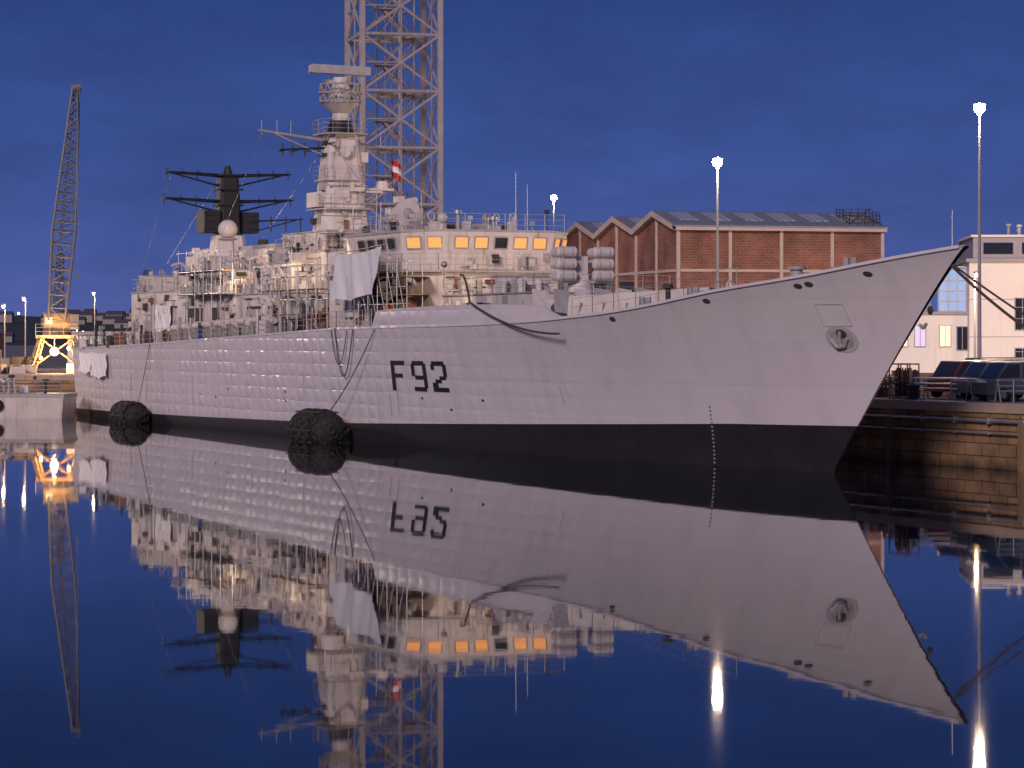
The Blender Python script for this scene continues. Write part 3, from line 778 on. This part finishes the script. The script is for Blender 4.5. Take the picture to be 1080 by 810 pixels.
pe=empty('pontoon',(-48,229.5,0),0)
m=MB().use(WHITE).prism([(-40,-2.6),(12.0,-2.6),(12.5,0),(12.0,3.5),(-40,3.5)],-.6,1.7,[(-40,-3),(12.3,-3),(12.8,0),(12.3,4),(-40,4)]); m.use(GREY).prism([(-40,-3.05),(12.35,-3.05),(12.85,0),(12.35,4.05),(-40,4.05)],1.7,1.95)
for x in range(-38,11,5): m.use(RUB).torus((x,-3.15,1.1),(0,1,0),.36,.13,14,6)
m.use(STEEL).rail([(-40,-2.9,1.95),(12,-2.9,1.95)],1,2)
top_clutter(m,-38,11,-2,3,1.95,60,1.3)
m.obj('deck_and_hull',pe)

# ================================================================= LAMPS
def lamp(x,y,z,h,r=.36,pw=3500,col=(1,.72,.48),style=0):
    e=empty('street_lamp',(x,y,z))
    m=MB().use(POLE); m.cyl((0,0,0),(0,0,h-.3),.16 if h>12 else .1,.06 if h>12 else .05,10); m.cyl((0,0,0),(0,0,.8),.34,.3,10)
    m.obj('pole',e)
    m=MB()
    if style==0:
        m.use(POLE).cyl((0,0,h-.45),(0,0,h-.2),.1,.18,10); m.cyl((0,0,h+r*.8),(0,0,h+r*1.1),r*1.1,r*.3,14)
        m.use(BULB).sph((0,0,h+.05),r,18,12)
        plight('lamp_light',(0,-.05,h-.6),pw,col,e,.25)
    else:
        m.use(POLE).cyl((0,0,h-.3),(0,-.8,h),.05,.04,6); m.rbox((0,-.9,h+.08),(.35,.9,.14)); m.use(BULBS if style==2 else BULB).sph((0,-.9,h-.1),r,10,8)
        plight('lamp_light',(0,-.9,h-.35),pw,col,e,.1)
    m.obj('lamp_head',e)
lamp(30.4,185,3.2,18.1,.36,11000)
lamp(14.3,198,3.2,15.4,.35,9000)
lamp(4.4,300,3.2,18,.32,3500)
lamp(-72,257,3.2,17,.36,42000,(1,.74,.52))
lamp(-52.6,295,3.2,6.6,.18,900,(1,.6,.3),2); lamp(-50.8,297,3.2,7.4,.18,900,(1,.6,.3),2); lamp(-44,300,3.2,8.0,.14,600,(1,.6,.3),2)
lamp(54,226,3.2,9,.16,9000,(1,.66,.38),2); lamp(34.5,212,3.2,8,.14,6000,(1,.64,.36),2)

# ================================================================= LATTICE TOWER
te=empty('lattice_crane_tower',(-10.6,254,3.2),math.radians(14))
m=MB().use(TOWERP)
W_=7.0; n_=11; hh=5.0
for i in range(n_):
    za,zb_=i*hh,(i+1)*hh
    cs=[(-W_/2,-W_/2),(W_/2,-W_/2),(W_/2,W_/2),(-W_/2,W_/2)]
    for k in range(4):
        a_=cs[k];b_=cs[(k+1)%4]; mid=((a_[0]+b_[0])/2,(a_[1]+b_[1])/2)
        m.cyl((*a_,za),(*b_,za),.15,.15,6); m.cyl((*a_,za),(*b_,zb_),.12,.12,6); m.cyl((*b_,za),(*a_,zb_),.12,.12,6)
        m.cyl((*a_,za+hh/2),(*mid,za+hh/2),.07,.07,5); m.cyl((*mid,za),(*mid,zb_),.07,.07,5)
    m.cyl((*cs[0],za),(*cs[2],za),.09,.09,5); m.cyl((*cs[1],za),(*cs[3],za),.09,.09,5)
for c in((-W_/2,-W_/2),(W_/2,-W_/2),(W_/2,W_/2),(-W_/2,W_/2)): m.rbox((*c,n_*hh/2),(.45,.45,n_*hh))
m.obj('legs_and_bracing',te)
m=MB().use(TOWERP)
for i in range(n_*2):
    za=i*hh/2; x0,x1=(-1,1.2) if i%2 else (1.2,-1)
    m.cyl((x0,.4,za),(x1,.4,za+hh/2),.09,.09,5); m.cyl((x0,-.6,za),(x1,-.6,za+hh/2),.09,.09,5)
    m.box(x1-.8,x1+.8,-1,1,za+hh/2,za+hh/2+.06)
m.lattice((0.2,0,0),(0.2,0,n_*hh),2.4,2.4,n_*2,.09)
m.obj('stairway',te)
m=MB().use(TOWERP); m.box(-5,5,-5,5,n_*hh,n_*hh+1.5); m.lattice((-24,0,n_*hh+3),(40,0,n_*hh+3),3,2,24,.15); m.obj('jib',te)

# ================================================================= JIB CRANE (left)
ce=empty('dockside_jib_crane',(-41.9,262,3.2),math.radians(8))
CY=mat('crane_buff_paint',(0.3,0.2,0.12),0.55,var=.35,streak=.5); CG=mat('crane_grey_paint',(0.15,0.15,0.17),0.55,var=.3)
m=MB().use(CY)
for x in(-2,2):
    for y in(-2,2): m.lattice((x*1.15,y*1.15,0),(x*.7,y*.7,3.2),.5,.4,3,.07); m.box(x*1.15-.5,x*1.15+.5,y*1.15-.8,y*1.15+.8,0.01,.6)
m.box(-1.9,1.9,-1.9,1.9,3.2,3.5)
for y in(-2,2): m.cyl((-2.2,y,.5),(1.5,y,3.2),.08,.08,6); m.cyl((2.2,y,.5),(-1.5,y,3.2),.08,.08,6)
m.obj('portal',ce)
m=MB().use(CY); m.cyl((0,0,3.5),(0,0,3.9),1.3,1.3,16); m.box(-1.2,1.2,-1.2,2.6,3.9,5.4); m.use(CG).box(-1.3,1.3,-1.3,2.7,5.4,5.55)
m.use(WARMW).box(-1.0,-.4,-1.22,-1.205,4.5,5.1)
m.use(CG).rbox((1.6,-1.2,4.7),(.8,1.2,1.4)); m.use(STEEL).rail([(-1.9,-1.9,3.5),(1.9,-1.9,3.5),(1.9,1.9,3.5)],1,1)
m.obj('machinery_house',ce)
m=MB().use(CG)
m.lattice((0,-1.0,4.9),(0.65,-1.6,13),1.5,2.1,7,.12,(1,0,0)); m.lattice((.65,-1.6,13),(1.75,-2.8,26),2.1,.6,15,.11,(1,0,0))
m.cyl((1.3,-2.8,26),(2.2,-2.8,26.2),.35,.35,12)
m.lattice((0,1.6,5.5),(.3,.6,11),1.1,.5,5,.08,(1,0,0))
for a_,b_ in(((.3,.6,11),(1.7,-2.7,25.9)),((.1,.6,11),(1.6,-2.7,25.9)),((0,2.4,5.5),(.3,.6,11)),((1.9,-3.3,26),(1.9,-3.4,9))): m.cyl(a_,b_,.05,.05,4)
m.rbox((1.9,-3.4,8.8),(.25,.25,.5)); m.obj('jib',ce)
plight('work_light',(-.2,-3.2,2.1),2600,(1,.56,.24),ce,.2)
m=MB().use(BULBS); m.sph((-.2,-2.4,2.0),.4,10,8); m.sph((1.1,-2.1,2.3),.18,10,8); m.sph((-1.4,-2.2,1.4),.15,10,8); m.use(CG).cyl((-.2,-2.2,1.9),(-.2,-2.0,3.2),.05,.05,5); m.obj('work_lamp_bulbs',ce)
HS=mat('house_walls',(0.3,0.27,0.25),.9); HR=mat('house_roofs',(0.07,0.065,0.07),.8)
e=empty('stacked_crates',(-56,258,3.21),.1); m=MB()
for i in range(60):
    m.use(R.choice([GREY,WOOD,WHITE,DARK,RUST,HS])); x=R.uniform(-9,26); z_=R.choice([0,0,0,.9])
    if abs(x-14)<2: continue
    h=R.uniform(.6,1.5); m.rbox((x,R.uniform(-5,2),z_+h/2),(R.uniform(.8,2.2),1.2,h),R.uniform(-.4,.4))
m.obj('crates',e)

# ================================================================= BRICK WORKSHOP
BRK=brick_mat('red_brick',(0.33,0.125,0.08),(0.25,0.09,0.06),(0.3,0.22,0.18),.7,.25,.025,stain=.45)
FRAME=mat('pale_concrete_frame',(0.55,0.44,0.38),0.7,var=.25)
ROOF=mat('corrugated_roof',(0.26,0.27,0.3),0.5,.2,var=.3,scale=.6)
SKYL=mat('rooflight_panel',(0.38,0.42,0.48),0.35,var=.2)
be=empty('brick_workshop',(15.2,260,3.2),math.atan2(.26,.965))
LB=20.0; BW_=12.6; EV=13.4; RG=14.9
m=MB().use(BRK)
for k in range(3):
    y0=k*BW_;y1=y0+BW_;ym=(y0+y1)/2
    m.add([(0,y0,0),(0,y1,0),(0,y1,EV),(0,ym,RG),(0,y0,EV)],[(0,4,3,2,1)])
    m.add([(LB,y0,0),(LB,y1,0),(LB,y1,EV),(LB,ym,RG),(LB,y0,EV)],[(0,1,2,3,4)])
m.add([(0,0,0),(LB,0,0),(LB,0,EV),(0,0,EV)],[(0,1,2,3)]); m.add([(0,3*BW_,0),(LB,3*BW_,0),(LB,3*BW_,EV),(0,3*BW_,EV)],[(3,2,1,0)])
m.obj('walls',be)
m=MB()
for k in range(3):
    y0=k*BW_;y1=y0+BW_;ym=(y0+y1)/2
    m.use(ROOF)
    for ya,za,yb,zb_ in((y0-.3,EV+.02,ym,RG+.1),(y1+.3 if k==2 else y1,EV+.05,ym,RG+.1)):
        m.add([(-.5,ya,za),(LB+.5,ya,za),(LB+.5,yb,zb_),(-.5,yb,zb_),(-.5,ya,za+.15),(LB+.5,ya,za+.15),(LB+.5,yb,zb_+.15),(-.5,yb,zb_+.15)],
              [(0,1,2,3),(4,5,6,7),(0,1,5,4),(3,0,4,7),(1,2,6,5)])
    x=-.4
    while x<LB: 
        m.rbox((x,(y0+ym)/2-.15,(EV+RG)/2+.26),(.08,6.3,.06),0,0,math.atan2(RG-EV,ym-y0)); x+=.8
    m.use(SKYL)
    for i in range(6): m.rbox((1.8+i*3.2,(y0+ym)/2+.6,(EV+RG)/2+.42),(1.7,3.6,.06),0,0,math.atan2(RG-EV,ym-y0))
    m.use(FRAME)
    for ya,za,yb,zb_ in((y0,EV,ym,RG),(y1,EV,ym,RG)):
        m.add([(-.55,ya,za-.3),(-.55,yb,zb_-.3),(-.55,yb,zb_+.25),(-.55,ya,za+.25)],[(0,1,2,3)]); m.add([(0.0,ya,za-.3),(-.55,ya,za-.3),(-.55,yb,zb_-.3),(0,yb,zb_-.3)],[(0,1,2,3)])
m.obj('roof',be)
m=MB().use(FRAME)
for i in range(5): m.box(i*LB/4-.15,i*LB/4+.15,-.14,-.004,0,EV)
for z_ in(4.2,9.3): m.box(.2,LB-.2,-.11,-.006,z_,z_+.26)
m.box(-.3,LB+.3,-.5,-.15,EV-.3,EV)
for k in range(7): m.box(-.14,-.004,k*BW_/2-.2+(.2 if k==0 else 0),k*BW_/2+.2,0,EV if k%2==0 else RG-.3)
for z_ in(4.2,9.3): m.box(-.11,-.006,.2,3*BW_,z_,z_+.26)
m.obj('concrete_frame',be)
m=MB()
for i in range(4):
    m.use(GLASS).box(i*5+.7,i*5+4.3,-.05,-.008,1.5,3.8); m.use(FRAME)
    for j in range(4): m.box(i*5+.7+j*1.2-.03,i*5+.7+j*1.2+.03,-.09,-.052,1.5,3.8)
for k in range(3): m.use(CY if k==1 else BLUEP).box(-.06,-.01,k*BW_+3.8,k*BW_+5.9,0,4.0)
m.obj('windows_and_doors',be)
m=MB().use(DARK); m.rail([(LB-3,.6,EV+.3),(LB,.6,EV+.3),(LB,4,EV+.8),(LB-3,4,EV+.8),(LB-3,.6,EV+.3)],1.2,.7,.04,4); m.cyl((LB-2.6,2,EV+.5),(LB-.4,2,EV+2.0),.06,.06,5); m.obj('roof_access_rail',be)

# ================================================================= WHITE OFFICE
WW=mat('white_render_wall',(0.8,0.75,0.69),0.7,var=.1,scale=.3,streak=.25,dirt=(.4,.34,.3)); CL=mat('grey_cladding',(0.33,0.31,0.34),0.6,var=.2)
oe=empty('office_building',(40.2,250,3.2),math.radians(-4))
m=MB().use(WW); m.box(0,26,0,18,0,9.9); m.box(-7.6,0,2,14,0,5.3)
m.use(CL).box(-.3,26.3,-.3,18.3,9.9,10.2); m.box(.6,26,3,17,10.2,12.2); m.box(-7.8,-.0,1.8,14.2,5.3,5.55); m.box(-6.5,-3,5,12,5.55,6.6)
m.use(WW).box(.4,26.2,2.8,17.2,12.2,12.4)
m.use(CL)
for z_ in(3.3,6.6): m.box(0,26,-.03,-.002,z_,z_+.06)
for x in(5.8,11.6,17.4): m.box(x,x+.06,-.034,-.003,0,9.9)
m.obj('walls',oe)
m=MB()
m.use(CYANW).box(-2.4,-.02,3,5,5.56,9.4); m.use(STEEL)
for z_ in(5.6,6.5,7.4,8.3,9.3): m.box(-2.45,0,2.9,2.995,z_,z_+.09)
for x in(-2.45,-1.65,-.85,-.1): m.box(x,x+.09,2.85,2.99,5.56,9.45)
m.box(-2.6,0,2.8,5.2,9.45,9.6)
for x,z0_,z1_,mt in((-6.2,2.5,4.3,WARMW),(-4.6,2.5,4.3,COOLW),(-2.4,2.5,4.3,WARMW),(-.9,2.2,4.2,GLASS)):
    m.use(GREY).box(x-.08,x+.98,1.9,1.994,z0_-.08,z1_+.08); m.use(mt).box(x,x+.9,1.86,1.896,z0_,z1_); m.use(GREY).box(x+.42,x+.48,1.84,1.858,z0_,z1_)
for i in range(4):
    x=4.0+i*5.6
    for z_,h_ in((3.9,2.8),(.0,2.3)):
        m.use(GREY).box(x-.08,x+1.28,-.1,-.04,z_+.0,z_+h_+.08)
        m.use(GLASS).box(x,x+1.2,-.14,-.102,z_+.08,z_+h_); m.use(GREY)
        for q in(.57,): m.box(x+q,x+q+.06,-.17,-.142,z_+.08,z_+h_)
        for q in(1,2): m.box(x,x+1.2,-.175,-.145,z_+q,z_+q+.05)
for i in range(7): m.use(GLASS).box(1.5+i*3.4,4.1+i*3.4,2.9,2.99,10.7,11.7)
m.obj('windows',oe)
m=MB(); top_clutter(m,2,24,4,16,12.4,10,1.0); m.obj('roof_plant',oe)
se=empty('storage_shed',(31,262,3.2),0)
m=MB().use(WW).prism([(0,0),(11,0),(11,8),(0,8)],0,2.6); m.use(ROOF).prism([(-.3,-.3),(11.3,-.3),(11.3,8.3),(-.3,8.3)],2.6,3.5,[(0,3.5),(11,3.5),(11,4.5),(0,4.5)]); m.use(GREY).box(1.5,4,-.06,-.004,0,2.2); m.use(GLASS).box(6,9,-.06,-.004,.9,2)
m.obj('walls_and_roof',se)

# ================================================================= QUAY CLUTTER
def place(name,s_,t_,rz=0):
    x,y=PL(s_,t_); return empty(name,(x,y,3.21),math.atan2(.915,-.402)+rz)
for s_ in(-2,9,20,32):
    e=place('mooring_bollard',s_,-9.6); m=MB().use(DARK); m.cyl((0,0,0),(0,0,.55),.28,.22,14); m.cyl((0,0,.55),(0,0,.75),.36,.34,14); m.cyl((0,0,.75),(0,0,.82),.34,.15,14); m.cyl((0,0,0),(0,0,.06),.45,.45,14); m.obj('casting',e)
def barrier(s_,t_,rz,mt):
    e=place('safety_barrier',s_,t_,rz); m=MB().use(mt); 
    for x in(-1,1): m.cyl((x,-.3,0),(x,0,1.1),.045,.045,6); m.cyl((x,.3,0),(x,0,1.1),.045,.045,6)
    for z_ in(.55,.8,1.08): m.cyl((-1.1,0,z_),(1.1,0,z_),.045,.045,6)
    m.obj('frame',e)
for i,s_ in enumerate((29,27,25,23,20.5,18,15.5,12.5)): barrier(s_,-10.8-R.random()*1.5,R.uniform(-.6,.9)+1.2,REDP if i in(0,2) else STEEL)
def pallets(s_,t_,n,rz=0):
    e=place('pallet_stack',s_,t_,rz); m=MB().use(WOOD)
    for k in range(n):
        z_=k*.15+.002*k
        for j in range(5): m.box(-.6,.6,-.5+j*.22,-.5+j*.22+.14,z_+.1,z_+.125)
        for j in(-.55,0,.45): m.box(j,j+.1,-.5,.52,z_,z_+.098)
    m.obj('boards',e)
for a_ in((28.5,-14.5,6,-.3),(21,-15.5,10,.1),(32,-16.5,9,.3),(26,-18,7,.6)): pallets(*a_)
def drums(s_,t_):
    e=place('oil_drums',s_,t_); m=MB()
    for i in range(3):
        for j in range(2):
            m.use([DARK,RUST,GREY][(i+j)%3]); x,y=i*.66,j*.66; m.cyl((x,y,0),(x,y,.9),.29,.29,14)
            for z_ in(.3,.6,.89): m.torus((x,y,z_),(0,0,1),.29,.02,14,4)
    m.obj('drums',e)
drums(27,-12.2); drums(14,-11.6)
def skip(s_,t_,rz,mt):
    e=place('waste_skip',s_,t_,rz); m=MB().use(mt)
    b_=[(-1.1,-.8),(1.1,-.8),(1.1,.8),(-1.1,.8)]; t_2=[(-1.8,-.9),(1.8,-.9),(1.8,.9),(-1.8,.9)]
    m.prism(b_,.1,1.3,t_2); 
    for x in(-.9,0,.9): m.box(x-.05,x+.05,-.95,-.86,.2,1.3)
    m.use(DARK).prism(t_2,1.3,1.32,[(a_*.95,c_*.92) for a_,c_ in t_2]); m.use(mt)
    for x in(-1.4,1.4): m.cyl((x,-.95,.9),(x,-1.05,.9),.08,.08,8)
    m.use(WOOD); 
    for i in range(8): m.rbox((R.uniform(-1.2,1.2),R.uniform(-.5,.5),1.4),(R.uniform(.6,1.6),.1,.08),R.uniform(0,3),R.uniform(-.3,.3))
    m.obj('body',e)
skip(29,-19,.5,CY)
def reel(s_,t_,rz):
    e=place('cable_reel',s_,t_,rz); m=MB().use(WOOD)
    for x in(-.45,.45): m.cyl((x-.04,0,.75),(x+.04,0,.75),.75,.75,20)
    m.use(DARK).cyl((-.4,0,.75),(.4,0,.75),.5,.5,16); m.obj('drum',e)
reel(24.5,-12,.7); reel(33,-13,.2)
def van(s_,t_,rz,mt):
    e=place('parked_van',s_,t_,rz); m=MB().use(mt)
    prof=[(-2.3,.35),(2.3,.35),(2.35,.95),(1.75,1.15),(1.15,1.95),(-2.25,2.0)]; w0=.92
    n=len(prof); vs=[(x,-w0,z_) for x,z_ in prof]+[(x,w0,z_) for x,z_ in prof]
    m.add(vs,[tuple(range(n)),tuple(range(2*n-1,n-1,-1))]+[(i,n+i,n+(i+1)%n,(i+1)%n) for i in range(n)])
    m.use(GLASS)
    for sd in(1,-1):
        y=sd*.93
        m.add([(1.65,y,1.2),(1.12,y,1.85),(.5,y,1.85),(.5,y,1.2)],[(0,1,2,3)]); m.add([(.3,y,1.2),(.3,y,1.85),(-.9,y,1.85),(-.9,y,1.2)],[(0,1,2,3)])
    m.add([(1.77,-.8,1.18),(1.77,.8,1.18),(1.2,.75,1.9),(1.2,-.75,1.9)],[(0,1,2,3)])
    m.use(RUB)
    for x in(-1.45,1.45):
        for sd in(1,-1): m.cyl((x,sd*.78,.34),(x,sd*.98,.34),.34,.34,16)
    m.use(STEEL)
    for x in(-1.45,1.45):
        for sd in(1,-1): m.cyl((x,sd*.98,.34),(x,sd*.99,.34),.18,.18,12)
    m.obj('body',e)
VANW=mat('van_paint',(0.08,0.09,0.11),0.3,var=.1); VANR=mat('van_paint_maroon',(0.12,0.03,0.03),0.3,var=.1)
van(30,-24,.9,VANW); van(38,-27,1.2,WHITE); van(26,-25,1.5,VANR); van(44,-30,.2,VANW); van(18,-13.6,1.5,VANW); van(22.5,-14.6,1.7,VANR); van(14.5,-12.4,1.5,VANW)
e=place('stacked_girders',30,-16.5,.15); m=MB()
for i in range(16):
    m.use(R.choice([RUST,STEEL,WOOD,GREY])); m.rbox((R.uniform(-.5,.5),(i%5)*.4,.15+(i//5)*.32),(R.uniform(5,8),.25,.25),R.uniform(-.05,.05))
m.obj('girders',e)
e=place('gas_bottle_rack',22,-11.2,0); m=MB().use(RUST)
for x in(0,.9,1.8):
    for y in(0,.7): m.cyl((x,y,0),(x,y,1.8),.04,.04,6)
for z_ in(.1,.9,1.8):
    for y in(0,.7): m.cyl((0,y,z_),(1.8,y,z_),.04,.04,6)
for i in range(6): m.use(R.choice([DARK,RUST,GREY])).cyl((.2+i*.28,.35,.12),(.2+i*.28,.35,1.4),.11,.11,10); m.sph((.2+i*.28,.35,1.4),.11,10,6); m.cyl((.2+i*.28,.35,1.45),(.2+i*.28,.35,1.6),.04,.04,6)
m.obj('frame_and_bottles',e)
e=place('quay_guard_rail',0,-10.4); m=MB().use(STEEL); m.rail([(-6,0,0),(12,0,0)],1.1,2,.03,2); m.rail([(22,-.6,0),(60,-.6,0)],1.1,2,.03,2); m.obj('rail',e)

# mooring ropes
e=empty('mooring_rope'); m=MB().use(ROPE)
Bw=Vector((19.9,124.3,9.55))
x,y=PL(-1.5,-9.6); m.tube(cat(Bw+Vector((-.55,.9,0)),(x,y,3.8),.9,24),.07,7)
x,y=PL(-2.2,-9.6); m.tube(cat(Bw+Vector((-.5,.9,.05)),(x,y,3.8),.45,24),.05,7)
m.obj('rope',e)

# ================================================================= LEFT BACKGROUND
se=empty('dock_warehouse',(-78,300,3.2),0)
m=MB().use(BRK).box(0,22,0,14,0,3.8); m.use(ROOF).prism([(-.3,-.3),(22.3,-.3),(22.3,14.3),(-.3,14.3)],3.8,5.4,[(0,6.5),(22,6.5),(22,7.5),(0,7.5)])
for i in range(6): m.use(WARMW if i%3==1 else GLASS).box(1+i*3.6,3+i*3.6,-.06,-.004,1.2,2.8)
m.obj('walls_and_roof',se)
se=empty('white_dock_shed',(-50,320,3.2),0)
m=MB().use(WW).box(0,14,0,10,0,3.6); m.use(CL).box(-.3,14.3,-.3,10.3,3.6,4.0); m.use(GLASS).box(2,5,-.06,-.004,1,2.6); m.use(WARMW).box(7,8.5,-.06,-.004,1,2.6); m.obj('walls_and_roof',se)
HILL=mat('hillside',(0.035,0.045,0.03),0.95,var=.6,scale=.012)
m=MB().use(HILL); nx,ny=90,10; vs=[];fs=[]
def hz(x,v):
    e_=18+9*math.sin(x*.0043+1.2)+5*math.sin(x*.013)+3*math.sin(x*.031+2)
    e_+= 10*max(0,min(1,(-x-200)/900))
    return 3.2+ max(4,e_)*math.sin(min(1,v)*math.pi/2)
for j in range(ny+1):
    for i in range(nx+1):
        x=-1800+3600*i/nx; v=j/ny; vs.append((x,1500+900*v,hz(x,v)+R.uniform(-.4,.4)-.3))
for j in range(ny):
    for i in range(nx):
        k=j*(nx+1)+i; fs.append((k,k+1,k+nx+2,k+nx+1))
m.add(vs,fs,True); m.obj('hill')
tb=MB()
for i in range(420):
    x=R.uniform(-900,700); v=R.uniform(.03,.95); y=1500+900*v; z_=hz(x,v)-1.2; w_=R.uniform(7,16); h_=R.uniform(4,7)
    tb.use(HS).box(x,x+w_,y,y+8,z_,z_+h_); tb.use(HR).prism([(x-.3,y-.3),(x+w_+.3,y-.3),(x+w_+.3,y+8.3),(x-.3,y+8.3)],z_+h_,z_+h_+2.4,[(x,y+3.9),(x+w_,y+3.9),(x+w_,y+4.1),(x,y+4.1)])
tb.obj('distant_houses')
tb=MB().use(DOTS)
for i in range(110):
    x=R.uniform(-800,600); v=R.uniform(.03,.95); y=1495+900*v; tb.sph((x,y,hz(x,v)+3.5),R.uniform(.5,.9),6,4)
tb.obj('distant_town_lights')

# ================================================================= WORLD
wd=bpy.data.worlds.new('World'); scene.world=wd; wd.use_nodes=True; nt=wd.node_tree
N=nt.nodes.new; Lk=nt.links.new; bg=nt.nodes['Background']
sky=N('ShaderNodeTexSky'); sky.sky_type='NISHITA'; sky.sun_disc=False; sky.sun_elevation=math.radians(1.0); sky.sun_rotation=math.radians(197)
tc=N('ShaderNodeTexCoord'); sp=N('ShaderNodeSeparateXYZ'); Lk(tc.outputs['Generated'],sp.inputs[0])
rp=N('ShaderNodeValToRGB'); cr=rp.color_ramp
cr.elements[0].position=0; cr.elements[0].color=(0.085,0.112,0.34,1)
cr.elements[1].position=1; cr.elements[1].color=(0.014,0.035,0.15,1)
for p,c in((0.03,(0.056,0.094,0.32)),(0.065,(0.036,0.073,0.27)),(0.12,(0.021,0.050,0.205)),(0.17,(0.014,0.038,0.17)),(0.35,(0.018,0.05,0.2))):
    e_=cr.elements.new(p); e_.color=(*c,1)
Lk(sp.outputs[2],rp.inputs[0])
mp=N('ShaderNodeMapping'); mp.inputs['Scale'].default_value=(7,7,20); Lk(tc.outputs['Generated'],mp.inputs[0])
nz=N('ShaderNodeTexNoise'); nz.inputs['Scale'].default_value=2.0; nz.inputs['Detail'].default_value=8; nz.inputs['Roughness'].default_value=.6; Lk(mp.outputs[0],nz.inputs['Vector'])
mr=N('ShaderNodeMapRange'); Lk(nz.outputs['Fac'],mr.inputs[0]); mr.inputs[1].default_value=.3; mr.inputs[2].default_value=.7; mr.inputs[3].default_value=.85; mr.inputs[4].default_value=1.17
mu=N('ShaderNodeMix'); mu.data_type='RGBA'; mu.blend_type='MULTIPLY'; mu.inputs[0].default_value=1; Lk(rp.outputs[0],mu.inputs[6]); Lk(mr.outputs[0],mu.inputs[7])
sc_=N('ShaderNodeMix'); sc_.data_type='RGBA'; sc_.blend_type='MULTIPLY'; sc_.inputs[0].default_value=1
Lk(sky.outputs[0],sc_.inputs[6]); sc_.inputs[7].default_value=(.004,.006,.014,1)
ad=N('ShaderNodeMix'); ad.data_type='RGBA'; ad.blend_type='ADD'; ad.inputs[0].default_value=1
Lk(mu.outputs[2],ad.inputs[6]); Lk(sc_.outputs[2],ad.inputs[7])
Lk(ad.outputs[2],bg.inputs['Color']); bg.inputs['Strength'].default_value=1.0

sl=bpy.data.lights.new('sun','SUN'); sl.energy=2.15; sl.angle=math.radians(12); sl.color=(1,.80,.78)
so=bpy.data.objects.new('sun',sl); scene.collection.objects.link(so)
d=Vector((.30,.88,-.36)); so.rotation_euler=d.to_track_quat('-Z','Y').to_euler()

# ================================================================= CAMERA
cam=bpy.data.cameras.new('camera'); co=bpy.data.objects.new('camera',cam); scene.collection.objects.link(co)
cam.sensor_width=36; cam.lens=100; cam.shift_y=-47/1080; cam.clip_end=12000; cam.clip_start=.5
co.location=(0,0,6.3); co.rotation_euler=(math.radians(90),0,0)
scene.camera=co
